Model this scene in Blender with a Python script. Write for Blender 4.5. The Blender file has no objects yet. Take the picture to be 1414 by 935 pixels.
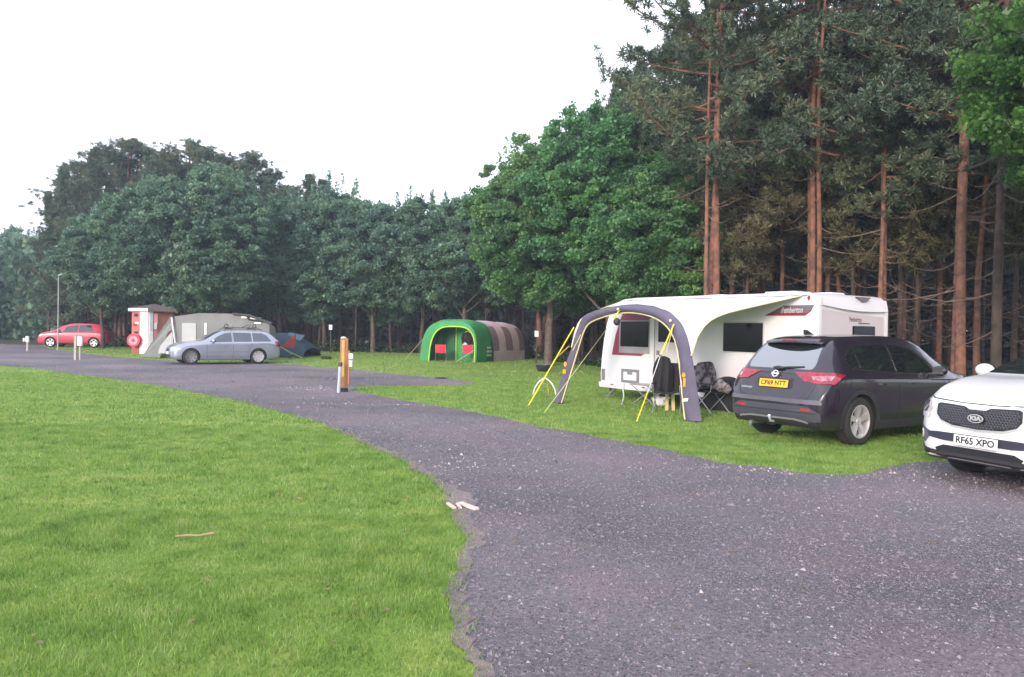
import bpy, bmesh, math, random
import numpy as np
from mathutils import Vector, Matrix
from mathutils.bvhtree import BVHTree
R = math.radians
PI = math.pi
random.seed(7)
RNG = np.random.default_rng(11)
sc = bpy.context.scene
COL = sc.collection

# ------------------------------------------------------------------ camera model (measured from the photograph)
CAMZ, FPX = 1.65, 1100.0
PITCH, ROLL = R(0.65), R(0.92)
_f = Vector((0, math.cos(PITCH), -math.sin(PITCH)))
_u0 = Vector((0, math.sin(PITCH), math.cos(PITCH)))
_r0 = Vector((1, 0, 0))
_r = math.cos(ROLL) * _r0 + math.sin(ROLL) * _u0
_u = -math.sin(ROLL) * _r0 + math.cos(ROLL) * _u0
CAM = Vector((0, 0, CAMZ))


def ray(px, py):
    return (_f + _r * ((px - 707) / FPX) - _u * ((py - 467.5) / FPX))


def G(px, py, z=0.0):
    d = ray(px, py)
    t = (z - CAMZ) / d.z
    return CAM + d * t


def at(px, py, depth):
    """the point seen at this pixel at this distance along +Y"""
    d = ray(px, py)
    return CAM + d * (depth / d.y)


def on_plane(px, py, p0, n):
    d = ray(px, py)
    return CAM + d * ((Vector(p0) - CAM).dot(n) / d.dot(n))


# ------------------------------------------------------------------ object helpers
def tag(o, label=None, cat=None, group=None, kind=None):
    if label: o['label'] = label
    if cat: o['category'] = cat
    if group: o['group'] = group
    if kind: o['kind'] = kind
    return o


def thing(name, label, cat, loc=(0, 0, 0), rz=0.0, group=None):
    o = bpy.data.objects.new(name, None)
    COL.objects.link(o)
    o.location = loc
    o.rotation_euler = (0, 0, rz)
    o.empty_display_size = 0.3
    return tag(o, label, cat, group)


def link(name, me, m=None, parent=None):
    o = bpy.data.objects.new(name, me)
    COL.objects.link(o)
    if m is not None and len(me.materials) == 0:
        me.materials.append(m)
    if parent is not None:
        o.parent = parent
    return o


KIDS = {}


def copy_thing(o, label=None, parent=None):
    c = o.copy()
    COL.objects.link(c)
    c.parent = parent
    if label: c['label'] = label
    for ch in o.children:
        copy_thing(ch, None, c)
    return c


class MB:
    """collects shapes into one mesh"""
    def __init__(s):
        s.v, s.f = [], []

    def add(s, vs, fs, M=None):
        b = len(s.v)
        for p in vs:
            p = Vector(p)
            s.v.append(M @ p if M is not None else p)
        s.f += [tuple(i + b for i in f) for f in fs]
        return s

    def box(s, c, size, M=None, rz=0):
        cx, cy, cz = c
        x, y, z = [k / 2 for k in size]
        vs = [Vector((sx * x, sy * y, sz * z)) for sx in (-1, 1) for sy in (-1, 1) for sz in (-1, 1)]
        if rz:
            rm = Matrix.Rotation(rz, 3, 'Z')
            vs = [rm @ v for v in vs]
        vs = [v + Vector(c) for v in vs]
        return s.add(vs, [(0, 1, 3, 2), (4, 6, 7, 5), (0, 4, 5, 1), (2, 3, 7, 6), (0, 2, 6, 4), (1, 5, 7, 3)], M)

    def tube(s, pts, rad, n=8, M=None, cap=True):
        pts = [Vector(p) for p in pts]
        if not hasattr(rad, '__len__'): rad = [rad] * len(pts)
        vs, fs = [], []
        ref = None
        for i, p in enumerate(pts):
            a = pts[max(i - 1, 0)]; b = pts[min(i + 1, len(pts) - 1)]
            d = (b - a)
            if d.length < 1e-9: d = Vector((0, 0, 1))
            d.normalize()
            if ref is None:
                ref = Vector((1, 0, 0)) if abs(d.x) < .8 else Vector((0, 1, 0))
            e1 = d.cross(ref)
            if e1.length < 1e-6: e1 = d.cross(Vector((0, .7, .7)))
            e1.normalize(); e2 = d.cross(e1)
            ref = e2.cross(d) * -1 if False else ref
            for k in range(n):
                t = 2 * PI * k / n
                vs.append(p + (e1 * math.cos(t) + e2 * math.sin(t)) * rad[i])
        for i in range(len(pts) - 1):
            for k in range(n):
                k2 = (k + 1) % n
                fs.append((i * n + k, i * n + k2, (i + 1) * n + k2, (i + 1) * n + k))
        if cap:
            fs.append(tuple(range(n - 1, -1, -1)))
            fs.append(tuple((len(pts) - 1) * n + k for k in range(n)))
        return s.add(vs, fs, M)

    def lathe(s, prof, n=24, M=None, closed=False):
        """prof (r,z) around Z"""
        vs, fs = [], []
        for r, z in prof:
            for k in range(n):
                t = 2 * PI * k / n
                vs.append((r * math.cos(t), r * math.sin(t), z))
        m = len(prof)
        for i in range(m if closed else m - 1):
            j = (i + 1) % m
            for k in range(n):
                k2 = (k + 1) % n
                fs.append((i * n + k, i * n + k2, j * n + k2, j * n + k))
        return s.add(vs, fs, M)

    def disc(s, c, r, nrm_axis='z', n=20, M=None):
        vs = []
        for k in range(n):
            t = 2 * PI * k / n
            a, b = r * math.cos(t), r * math.sin(t)
            vs.append({'z': (a, b, 0), 'x': (0, a, b), 'y': (a, 0, b)}[nrm_axis])
        vs = [Vector(v) + Vector(c) for v in vs]
        return s.add(vs, [tuple(range(n))], M)

    def blob(s, c, r, n=10, M=None, jit=0.0):
        """ellipsoid, r=(rx,ry,rz)"""
        if not hasattr(r, '__len__'): r = (r, r, r)
        vs, fs = [], []
        for i in range(1, n):
            th = PI * i / n
            for k in range(2 * n):
                ph = PI * k / n
                j = 1 + random.uniform(-jit, jit)
                vs.append((c[0] + r[0] * j * math.sin(th) * math.cos(ph), c[1] + r[1] * j * math.sin(th) * math.sin(ph), c[2] + r[2] * j * math.cos(th)))
        m = 2 * n
        for i in range(n - 2):
            for k in range(m):
                fs.append((i * m + k, (i + 1) * m + k, (i + 1) * m + (k + 1) % m, i * m + (k + 1) % m))
        a = len(vs); vs.append((c[0], c[1], c[2] + r[2])); vs.append((c[0], c[1], c[2] - r[2]))
        for k in range(m):
            fs.append((a, k, (k + 1) % m))
            fs.append((a + 1, (n - 2) * m + (k + 1) % m, (n - 2) * m + k))
        return s.add(vs, fs, M)

    def sheet(s, rows, M=None):
        """rows of points -> quads"""
        nr, nc = len(rows), len(rows[0])
        vs = [p for r_ in rows for p in r_]
        fs = [(i * nc + j, i * nc + j + 1, (i + 1) * nc + j + 1, (i + 1) * nc + j) for i in range(nr - 1) for j in range(nc - 1)]
        return s.add(vs, fs, M)

    def prism(s, poly, dirv, M=None):
        """closed polygon extruded along dirv"""
        poly = [Vector(p) for p in poly]; d = Vector(dirv); n = len(poly)
        vs = poly + [p + d for p in poly]
        fs = [tuple(range(n - 1, -1, -1)), tuple(range(n, 2 * n))]
        fs += [(i, (i + 1) % n, n + (i + 1) % n, n + i) for i in range(n)]
        return s.add(vs, fs, M)

    def mesh(s, name='m', smooth=False, sharp=35):
        me = bpy.data.meshes.new(name)
        me.from_pydata([tuple(v) for v in s.v], [], s.f)
        bm = bmesh.new(); bm.from_mesh(me)
        bmesh.ops.recalc_face_normals(bm, faces=bm.faces)
        bm.to_mesh(me); bm.free()
        if smooth:
            me.shade_smooth()
            me.set_sharp_from_angle(angle=R(sharp))
        return me

    def build(s, name, m, parent=None, smooth=False, bevel=0, thick=0):
        me = s.mesh(name, smooth)
        if bevel or thick:
            bm = bmesh.new(); bm.from_mesh(me)
            if thick:
                bmesh.ops.solidify(bm, geom=bm.faces[:], thickness=thick)
            if bevel:
                bmesh.ops.remove_doubles(bm, verts=bm.verts, dist=1e-5)
                es = [e for e in bm.edges if len(e.link_faces) == 2 and e.calc_face_angle(0) > R(30)]
                bmesh.ops.bevel(bm, geom=es, offset=bevel, segments=2, affect='EDGES', clamp_overlap=True)
            bm.to_mesh(me); bm.free()
            if smooth or bevel:
                me.shade_smooth(); me.set_sharp_from_angle(angle=R(50))
        return link(name, me, m, parent)


def text_mesh(txt, size=1.0, align='CENTER', depth=0.0, bold=0.0, shear=0.0):
    cu = bpy.data.curves.new('t', 'FONT')
    cu.body = txt; cu.size = size; cu.align_x = align; cu.align_y = 'CENTER'
    cu.extrude = depth; cu.offset = bold; cu.shear = shear
    cu.resolution_u = 3
    o = bpy.data.objects.new('t', cu)
    COL.objects.link(o)
    bpy.context.view_layer.update()
    me = bpy.data.meshes.new_from_object(o.evaluated_get(bpy.context.evaluated_depsgraph_get()))
    bpy.data.objects.remove(o)
    return me


def text_obj(name, txt, size, M, m, parent, width=None, **kw):
    me = text_mesh(txt, size, **kw)
    xs = [v.co.x for v in me.vertices]
    if width and xs:
        me.transform(Matrix.Diagonal((width / (max(xs) - min(xs)), 1, 1, 1)))
    me.transform(M)
    me.materials.clear()
    return link(name, me, m, parent)


def frame(o, ex, ez):
    """4x4 for flat art: x along ex, y up along ez, placed at o"""
    ex = Vector(ex).normalized(); ez = Vector(ez).normalized(); n = ex.cross(ez)
    M = Matrix.Identity(4)
    for i in range(3):
        M[i][0], M[i][1], M[i][2], M[i][3] = ex[i], ez[i], n[i], o[i]
    return M


# ------------------------------------------------------------------ materials
MATS = {}


def mat(name, col, rough=0.6, metal=0.0, col2=None, scale=3.0, detail=4, bump=0.0, bscale=40.0, spec=0.5, coat=0.0,
        sheen=0.0, rvar=0.0, emit=None, trans=0.0, alpha=1.0, coords='Object', lo=.35, hi=.65):
    if name in MATS: return MATS[name]
    m = bpy.data.materials.new(name); m.use_nodes = True
    nt = m.node_tree; b = nt.nodes['Principled BSDF']; L = nt.links
    tc = nt.nodes.new('ShaderNodeTexCoord')
    b.inputs['Base Color'].default_value = (*col, 1)
    b.inputs['Roughness'].default_value = rough
    b.inputs['Metallic'].default_value = metal
    b.inputs['Specular IOR Level'].default_value = spec
    b.inputs['Coat Weight'].default_value = coat
    b.inputs['Coat Roughness'].default_value = 0.04
    b.inputs['Alpha'].default_value = alpha
    b.inputs['Transmission Weight'].default_value = trans
    n = nt.nodes.new('ShaderNodeTexNoise'); n.inputs['Scale'].default_value = scale; n.inputs['Detail'].default_value = detail
    L.new(tc.outputs[coords], n.inputs['Vector'])
    if col2 is None: col2 = tuple(c * 0.86 for c in col)
    cr = nt.nodes.new('ShaderNodeValToRGB')
    cr.color_ramp.elements[0].position = lo; cr.color_ramp.elements[0].color = (*col2, 1)
    cr.color_ramp.elements[1].position = hi; cr.color_ramp.elements[1].color = (*col, 1)
    L.new(n.outputs['Fac'], cr.inputs['Fac']); L.new(cr.outputs['Color'], b.inputs['Base Color'])
    if rvar:
        mr = nt.nodes.new('ShaderNodeMapRange')
        mr.inputs['To Min'].default_value = max(0, rough - rvar); mr.inputs['To Max'].default_value = rough + rvar
        L.new(n.outputs['Fac'], mr.inputs['Value']); L.new(mr.outputs['Result'], b.inputs['Roughness'])
    if bump:
        n2 = nt.nodes.new('ShaderNodeTexNoise'); n2.inputs['Scale'].default_value = bscale; n2.inputs['Detail'].default_value = 5
        L.new(tc.outputs[coords], n2.inputs['Vector'])
        bp = nt.nodes.new('ShaderNodeBump'); bp.inputs['Strength'].default_value = bump; bp.inputs['Distance'].default_value = 0.02
        L.new(n2.outputs['Fac'], bp.inputs['Height']); L.new(bp.outputs['Normal'], b.inputs['Normal'])
    if emit:
        b.inputs['Emission Color'].default_value = (*emit[:3], 1); b.inputs['Emission Strength'].default_value = emit[3]
    MATS[name] = m
    return m


def leaf_mat(name, c1, c2, c3, transl=0.35, nscale=.55):
    """foliage: colour varies leaf clump by leaf clump and tree by tree"""
    m = bpy.data.materials.new(name); m.use_nodes = True
    nt = m.node_tree; L = nt.links
    for n in list(nt.nodes):
        if n.type != 'OUTPUT_MATERIAL': nt.nodes.remove(n)
    out = [n for n in nt.nodes if n.type == 'OUTPUT_MATERIAL'][0]
    geo = nt.nodes.new('ShaderNodeNewGeometry'); oi = nt.nodes.new('ShaderNodeObjectInfo')
    n1 = nt.nodes.new('ShaderNodeTexNoise'); n1.inputs['Scale'].default_value = nscale; n1.inputs['Detail'].default_value = 5
    L.new(geo.outputs['Position'], n1.inputs['Vector'])
    cr = nt.nodes.new('ShaderNodeValToRGB'); e = cr.color_ramp.elements
    e[0].position = .3; e[0].color = (*c1, 1); e[1].position = .72; e[1].color = (*c3, 1)
    k = cr.color_ramp.elements.new(.5); k.color = (*c2, 1)
    L.new(n1.outputs['Fac'], cr.inputs['Fac'])
    hs = nt.nodes.new('ShaderNodeHueSaturation')
    mr = nt.nodes.new('ShaderNodeMapRange'); mr.inputs['To Min'].default_value = .75; mr.inputs['To Max'].default_value = 1.3
    L.new(geo.outputs['Random Per Island'], mr.inputs['Value']); L.new(mr.outputs['Result'], hs.inputs['Value'])
    mh = nt.nodes.new('ShaderNodeMapRange'); mh.inputs['To Min'].default_value = .485; mh.inputs['To Max'].default_value = .515
    L.new(oi.outputs['Random'], mh.inputs['Value']); L.new(mh.outputs['Result'], hs.inputs['Hue'])
    L.new(cr.outputs['Color'], hs.inputs['Color'])
    d = nt.nodes.new('ShaderNodeBsdfDiffuse'); t = nt.nodes.new('ShaderNodeBsdfTranslucent')
    g = nt.nodes.new('ShaderNodeBsdfGlossy'); g.inputs['Roughness'].default_value = .45
    L.new(hs.outputs['Color'], d.inputs['Color']); L.new(hs.outputs['Color'], t.inputs['Color'])
    mx = nt.nodes.new('ShaderNodeMixShader'); mx.inputs[0].default_value = transl
    L.new(d.outputs[0], mx.inputs[1]); L.new(t.outputs[0], mx.inputs[2])
    m2 = nt.nodes.new('ShaderNodeMixShader'); m2.inputs[0].default_value = .035
    L.new(mx.outputs[0], m2.inputs[1]); L.new(g.outputs[0], m2.inputs[2])
    L.new(m2.outputs[0], out.inputs['Surface'])
    MATS[name] = m
    return m


def quads_mesh(name, co):
    """co (N,4,3) array -> mesh of N quads"""
    N = len(co)
    me = bpy.data.meshes.new(name)
    me.vertices.add(N * 4); me.vertices.foreach_set('co', co.reshape(-1).astype(np.float32))
    me.loops.add(N * 4); me.loops.foreach_set('vertex_index', np.arange(N * 4, dtype=np.int32))
    me.polygons.add(N); me.polygons.foreach_set('loop_start', np.arange(0, N * 4, 4, dtype=np.int32))
    me.update(calc_edges=True)
    return me


def tris_mesh(name, co):
    N = len(co)
    me = bpy.data.meshes.new(name)
    me.vertices.add(N * 3); me.vertices.foreach_set('co', co.reshape(-1).astype(np.float32))
    me.loops.add(N * 3); me.loops.foreach_set('vertex_index', np.arange(N * 3, dtype=np.int32))
    me.polygons.add(N); me.polygons.foreach_set('loop_start', np.arange(0, N * 3, 3, dtype=np.int32))
    me.update(calc_edges=True)
    return me


def leaf_quads(c, size, elong, rng, up=0.35):
    """rhombic leaves at centres c, random facing biased upwards"""
    N = len(c)
    n = rng.normal(size=(N, 3)); n[:, 2] += up * 2
    n /= np.linalg.norm(n, axis=1, keepdims=True)
    a = rng.normal(size=(N, 3)); a -= (a * n).sum(1, keepdims=True) * n
    a /= np.linalg.norm(a, axis=1, keepdims=True)
    b = np.cross(n, a)
    s = (size * np.clip(rng.lognormal(-.08, .38, N), .4, 2.0))[:, None]
    co = np.empty((N, 4, 3))
    co[:, 0] = c - a * s * elong * .5
    co[:, 1] = c + b * s * .5
    co[:, 2] = c + a * s * elong * .5
    co[:, 3] = c - b * s * .5
    return co


def in_poly(x, y, poly):
    inside = np.zeros(len(x), bool)
    n = len(poly)
    j = n - 1
    for i in range(n):
        xi, yi = poly[i]; xj, yj = poly[j]
        c = ((yi > y) != (yj > y))
        with np.errstate(divide='ignore', invalid='ignore'):
            c &= x < (xj - xi) * (y - yi) / (yj - yi + 1e-12) + xi
        inside ^= c
        j = i
    return inside


def smooth_poly(pts, sub=6, closed=False):
    """catmull rom through 2D points"""
    out = []
    n = len(pts)
    for i in range(n - 1):
        p0 = pts[max(i - 1, 0)]; p1 = pts[i]; p2 = pts[i + 1]; p3 = pts[min(i + 2, n - 1)]
        for k in range(sub):
            t = k / sub
            out.append(tuple(0.5 * ((2 * p1[a]) + (-p0[a] + p2[a]) * t + (2 * p0[a] - 5 * p1[a] + 4 * p2[a] - p3[a]) * t * t + (-p0[a] + 3 * p1[a] - 3 * p2[a] + p3[a]) * t ** 3) for a in range(len(p1))))
    out.append(tuple(pts[-1]))
    return out


# ------------------------------------------------------------------ world, sun, camera
def make_world():
    w = bpy.data.worlds.new('World'); sc.world = w; w.use_nodes = True
    nt = w.node_tree; bg = nt.nodes['Background']
    sky = nt.nodes.new('ShaderNodeTexSky'); sky.sky_type = 'NISHITA'; sky.sun_disc = False
    sky.sun_elevation = R(SUN_EL); sky.sun_rotation = R(SUN_ROT)
    sky.air_density = 1.0; sky.dust_density = 3.0; sky.ozone_density = 1.0
    hs = nt.nodes.new('ShaderNodeHueSaturation'); hs.inputs['Saturation'].default_value = .42
    nt.links.new(sky.outputs[0], hs.inputs['Color'])
    # thin even overcast lying over the clear sky
    mx = nt.nodes.new('ShaderNodeMix'); mx.data_type = 'RGBA'; mx.inputs[0].default_value = .55
    nt.links.new(hs.outputs[0], mx.inputs[6]); mx.inputs[7].default_value = OVERCAST
    nt.links.new(mx.outputs[2], bg.inputs['Color'])
    bg.inputs['Strength'].default_value = SKY_STR


SUN_AZ = 205.0   # direction the light comes from, degrees clockwise from +Y (behind the camera, to the left)
SUN_EL = 17.0
SUN_ROT = SUN_AZ
SKY_STR = 0.11
OVERCAST = (11.3, 12.0, 14.0, 1)
EXPOSURE = 1.08
HAZE = 0.0012
make_world()
sl = bpy.data.lights.new('sun', 'SUN'); sl.energy = 1.5; sl.angle = R(12); sl.color = (1.0, .83, .68)
so = bpy.data.objects.new('sun', sl); COL.objects.link(so)
_sd = Vector((math.sin(R(SUN_AZ)) * math.cos(R(SUN_EL)), math.cos(R(SUN_AZ)) * math.cos(R(SUN_EL)), math.sin(R(SUN_EL))))
so.rotation_euler = _sd.to_track_quat('Z', 'Y').to_euler()
so.location = (-20, -40, 30)

cd = bpy.data.cameras.new('camera'); co_ = bpy.data.objects.new('camera', cd); COL.objects.link(co_)
cd.sensor_width = 36; cd.lens = 36 * FPX / 1414; cd.clip_start = 0.05; cd.clip_end = 2000
M = Matrix.Identity(4)
for i in range(3):
    M[i][0], M[i][1], M[i][2], M[i][3] = _r[i], _u[i], -_f[i], CAM[i]
co_.matrix_world = M
sc.camera = co_
sc.view_settings.view_transform = 'Standard'; sc.view_settings.look = 'None'
sc.view_settings.exposure = EXPOSURE; sc.view_settings.gamma = 1; sc.view_settings.use_curve_mapping = False
sc.render.engine = 'CYCLES'
sc.cycles.use_denoising = True
sc.cycles.max_bounces = 6; sc.cycles.diffuse_bounces = 3; sc.cycles.glossy_bounces = 3
sc.cycles.transmission_bounces = 4; sc.cycles.transparent_max_bounces = 8; sc.cycles.volume_bounces = 0
sc.cycles.use_adaptive_sampling = True; sc.cycles.adaptive_threshold = 0.02
sc.cycles.sample_clamp_indirect = 6
# ================================================================== SETTING
def nodes_ground(name, stops, big=0.35, fine=9.0, bump=.6, speck=None, hi_noise=60.0, rough=.95, patches=None, patches2=None):
    m = bpy.data.materials.new(name); m.use_nodes = True
    nt = m.node_tree; L = nt.links; b = nt.nodes['Principled BSDF']
    b.inputs['Roughness'].default_value = rough; b.inputs['Specular IOR Level'].default_value = .25
    tc = nt.nodes.new('ShaderNodeTexCoord')
    def noise(s, d=5, rgh=.6):
        n = nt.nodes.new('ShaderNodeTexNoise'); n.inputs['Scale'].default_value = s; n.inputs['Detail'].default_value = d
        n.inputs['Roughness'].default_value = rgh
        L.new(tc.outputs['Object'], n.inputs['Vector']); return n
    a = noise(big, 6); c = noise(fine, 6, .7); h = noise(hi_noise, 3, .7)
    mx = nt.nodes.new('ShaderNodeMath'); mx.operation = 'MULTIPLY_ADD'; mx.inputs[1].default_value = .45
    L.new(c.outputs['Fac'], mx.inputs[0])
    m2 = nt.nodes.new('ShaderNodeMath'); m2.operation = 'MULTIPLY_ADD'; m2.inputs[1].default_value = .35
    L.new(a.outputs['Fac'], m2.inputs[0])
    m3 = nt.nodes.new('ShaderNodeMath'); m3.operation = 'MULTIPLY'; m3.inputs[1].default_value = .25
    L.new(h.outputs['Fac'], m3.inputs[0]); L.new(m3.outputs[0], m2.inputs[2]); L.new(m2.outputs[0], mx.inputs[2])
    cr = nt.nodes.new('ShaderNodeValToRGB'); e = cr.color_ramp.elements
    e[0].position, e[0].color = stops[0][0], (*stops[0][1], 1)
    e[1].position, e[1].color = stops[-1][0], (*stops[-1][1], 1)
    for p, cc in stops[1:-1]:
        k = e.new(p); k.color = (*cc, 1)
    L.new(mx.outputs[0], cr.inputs['Fac'])
    colr = cr.outputs['Color']
    hgt = mx.outputs[0]
    for patches in (patches, patches2):
        if not patches: continue
        pn = noise(patches[0], 4); pr = nt.nodes.new('ShaderNodeMapRange'); pr.inputs['From Min'].default_value = .48; pr.inputs['From Max'].default_value = .62
        L.new(pn.outputs['Fac'], pr.inputs['Value'])
        pm = nt.nodes.new('ShaderNodeMix'); pm.data_type = 'RGBA'; pm.blend_type = 'MULTIPLY'
        L.new(pr.outputs['Result'], pm.inputs[0]); L.new(colr, pm.inputs[6]); pm.inputs[7].default_value = (*patches[1], 1)
        colr = pm.outputs[2]
    if speck:
        for sc_, thr, scol in speck:
            v = nt.nodes.new('ShaderNodeTexVoronoi'); v.inputs['Scale'].default_value = sc_; v.feature = 'F1'
            L.new(tc.outputs['Object'], v.inputs['Vector'])
            sep = nt.nodes.new('ShaderNodeSeparateColor'); L.new(v.outputs['Color'], sep.inputs[0])
            lt = nt.nodes.new('ShaderNodeMath'); lt.operation = 'LESS_THAN'; lt.inputs[1].default_value = thr
            L.new(sep.outputs[0], lt.inputs[0])
            d = nt.nodes.new('ShaderNodeMath'); d.operation = 'LESS_THAN'; d.inputs[1].default_value = .42 / 1.0
            L.new(v.outputs['Distance'], d.inputs[0])
            mu = nt.nodes.new('ShaderNodeMath'); mu.operation = 'MULTIPLY'
            L.new(lt.outputs[0], mu.inputs[0]); L.new(d.outputs[0], mu.inputs[1])
            mm = nt.nodes.new('ShaderNodeMix'); mm.data_type = 'RGBA'
            L.new(mu.outputs[0], mm.inputs[0]); L.new(colr, mm.inputs[6]); mm.inputs[7].default_value = (*scol, 1)
            colr = mm.outputs[2]
    L.new(colr, b.inputs['Base Color'])
    bp = nt.nodes.new('ShaderNodeBump'); bp.inputs['Strength'].default_value = bump; bp.inputs['Distance'].default_value = .03
    L.new(hgt, bp.inputs['Height']); L.new(bp.outputs['Normal'], b.inputs['Normal'])
    MATS[name] = m
    return m


GRASS = nodes_ground('lawn', [(.36, (.075, .13, .015)), (.46, (.135, .215, .034)), (.55, (.185, .275, .05)), (.66, (.24, .265, .08))], .3, 14, .9, hi_noise=90, patches=(.8, (.74, .86, .8)), patches2=(1.7, (1.35, 1.12, 1.3)))
GRAVEL = nodes_ground('gravel', [(.38, (.045, .043, .052)), (.46, (.103, .097, .111)), (.52, (.148, .135, .150)), (.58, (.205, .172, .188)), (.68, (.26, .222, .235))], .28, 30, 1.0,
                      speck=[(55, .10, (.045, .042, .055)), (38, .05, (.26, .24, .27)), (24, .008, (.42, .39, .41)), (70, .10, (.27, .21, .235))], hi_noise=140, patches=(.55, (1.07, .94, .95)), patches2=(.22, (.72, .74, .78)))
SOIL = nodes_ground('leaf_litter', [(.38, (.018, .013, .009)), (.5, (.05, .032, .02)), (.62, (.06, .055, .02))], .5, 12, 1.0)

# one sheet to the horizon
b = MB()
NX = 60
xs = np.concatenate([-np.geomspace(900, 60, 10), np.linspace(-50, 50, 41), np.geomspace(60, 900, 10)])
ys = np.concatenate([-np.geomspace(300, 20, 5), np.linspace(-10, 80, 37), np.geomspace(90, 1500, 12)])
b.sheet([[(x, y, 0) for x in xs] for y in ys])
o = b.build('ground', GRASS); tag(o, kind='structure')

LEFT_EDGE = [(-700, 480), (-300, 492), (0, 505), (100, 517), (200, 530), (300, 548), (400, 572), (480, 600), (540, 627), (588, 656), (618, 682), (640, 712), (648, 748), (640, 785), (622, 825), (618, 858), (636, 893), (660, 935), (700, 1010), (780, 1300)]
RIGHT_EDGE = [(2100, 605), (1700, 612), (1480, 628), (1380, 634), (1300, 637), (1240, 645), (1175, 655), (1110, 653), (1060, 645), (1000, 638), (900, 619), (800, 599), (700, 579), (600, 560), (530, 548), (488, 540), (500, 534), (560, 533), (620, 532), (655, 530), (652, 527), (600, 522), (540, 516), (480, 510), (430, 506), (395, 503), (300, 501), (215, 497), (150, 492), (100, 486), (60, 479), (40, 470), (-40, 463), (-300, 458), (-700, 451)]


def ground_poly(pts, sub, jit, seed):
    w = [tuple(G(*p)[:2]) for p in pts]
    w = smooth_poly(w, sub)
    # resample finely and roughen
    out = []
    rg = random.Random(seed)
    for i in range(len(w) - 1):
        a, c = Vector(w[i]), Vector(w[i + 1])
        n = max(1, min(14, int((c - a).length / .12))) if a.y < 45 else 1
        for k in range(n): out.append(a.lerp(c, k / n))
    out.append(Vector(w[-1]))
    ph = [rg.uniform(0, 6.28) for _ in range(6)]
    res = []; s = 0
    for i, p in enumerate(out):
        q = out[min(i + 1, len(out) - 1)] - out[max(i - 1, 0)]
        nn = Vector((-q.y, q.x)).normalized() if q.length > 0 else Vector((0, 1))
        s += (out[i] - out[i - 1]).length if i else 0
        k = jit * (math.sin(s * 1.3 + ph[0]) + .7 * math.sin(s * 3.1 + ph[1]) + .5 * math.sin(s * 7.3 + ph[2])) + rg.uniform(-jit, jit) * .8
        res.append(tuple(p + nn * k))
    return res


LE = ground_poly(LEFT_EDGE, 6, .035, 1)
RE = ground_poly(RIGHT_EDGE, 4, .05, 2)
ROAD = [(8.0, -3.0), (40, -3.0)] + [(60, 12)] + RE + LE[0:]
ROAD = [(60, -4)] + RE + LE + [(-.2, -4)]
from mathutils.geometry import tessellate_polygon


def fill(poly, z, name):
    vs = [Vector((x, y, 0)) for x, y in poly]
    tr = tessellate_polygon([vs])
    fs = []
    for a, b_, c in tr:
        cr_ = (vs[b_] - vs[a]).cross(vs[c] - vs[a]).z
        if abs(cr_) < 1e-9: continue
        fs.append((a, b_, c) if cr_ > 0 else (a, c, b_))
    me = bpy.data.meshes.new(name); me.from_pydata([(v.x, v.y, z) for v in vs], [], fs)
    return me


me = fill(ROAD, .004, 'road')
tag(link('gravel_road', me, GRAVEL), kind='structure')

EDGE_W = [(-75, 95), (-45, 62), (-28, 56), (-16, 52.5), (-6, 52), (-1, 50), (1.2, 47), (2.6, 40), (5.5, 33), (8.5, 27.5), (13, 25), (20, 21.5), (45, 14)]
pl = [(x, y) for x, y in smooth_poly(EDGE_W, 8)]
pl = [(x + random.uniform(-.2, .2), y + random.uniform(-.3, .3)) for x, y in pl]
me = fill(pl + [(160, 14), (160, 220), (-160, 220), (-160, 130)], .006, 'ff')
tag(link('forest_floor', me, SOIL), kind='structure')

# worn bare earth fringing the near lawn
inner_e = []
for i, (x, y) in enumerate(LE):
    if not 3 < y < 13: continue
    w = .02 + .15 * math.exp(-((y - 7.4) / 1.0) ** 2) + .06 * max(0, math.sin(y * 4.3)) + .03 * math.sin(y * 17) + random.uniform(-.04, .04)
    inner_e.append((x, y, w))
outer_e = [(x - .05, y) for x, y, w in inner_e]
poly_e = outer_e + [(x + max(.03, w), y + w * .4) for x, y, w in inner_e][::-1]
EARTH = nodes_ground('bare_earth', [(.38, (.09, .07, .068)), (.5, (.19, .15, .155)), (.62, (.28, .225, .21))], .6, 20, 1.0)
tag(link('bare_earth', fill(poly_e, .008, 'be'), EARTH), kind='structure')

# ------------------------------------------------------------------ grass blades (stuff)
ROADC = ROAD
FOREST = pl + [(160, 14), (160, 220), (-160, 220), (-160, 130)]


def visible_xy(n, z0, z1, rg, xl=-.70, xr=.72):
    y = np.sqrt(rg.uniform(z0 * z0, z1 * z1, n))
    x = y * rg.uniform(xl, xr, n)
    return x, y


def patch(x, y):
    return (np.sin(x * 1.7 + 1.3 * np.sin(y * 1.1)) * np.sin(y * 2.3 + 1.9 * np.sin(x * .9)) + .6 * np.sin(x * 5.1 + y * 3.3) * np.sin(y * 6.1 - x * 2.2))


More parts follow.
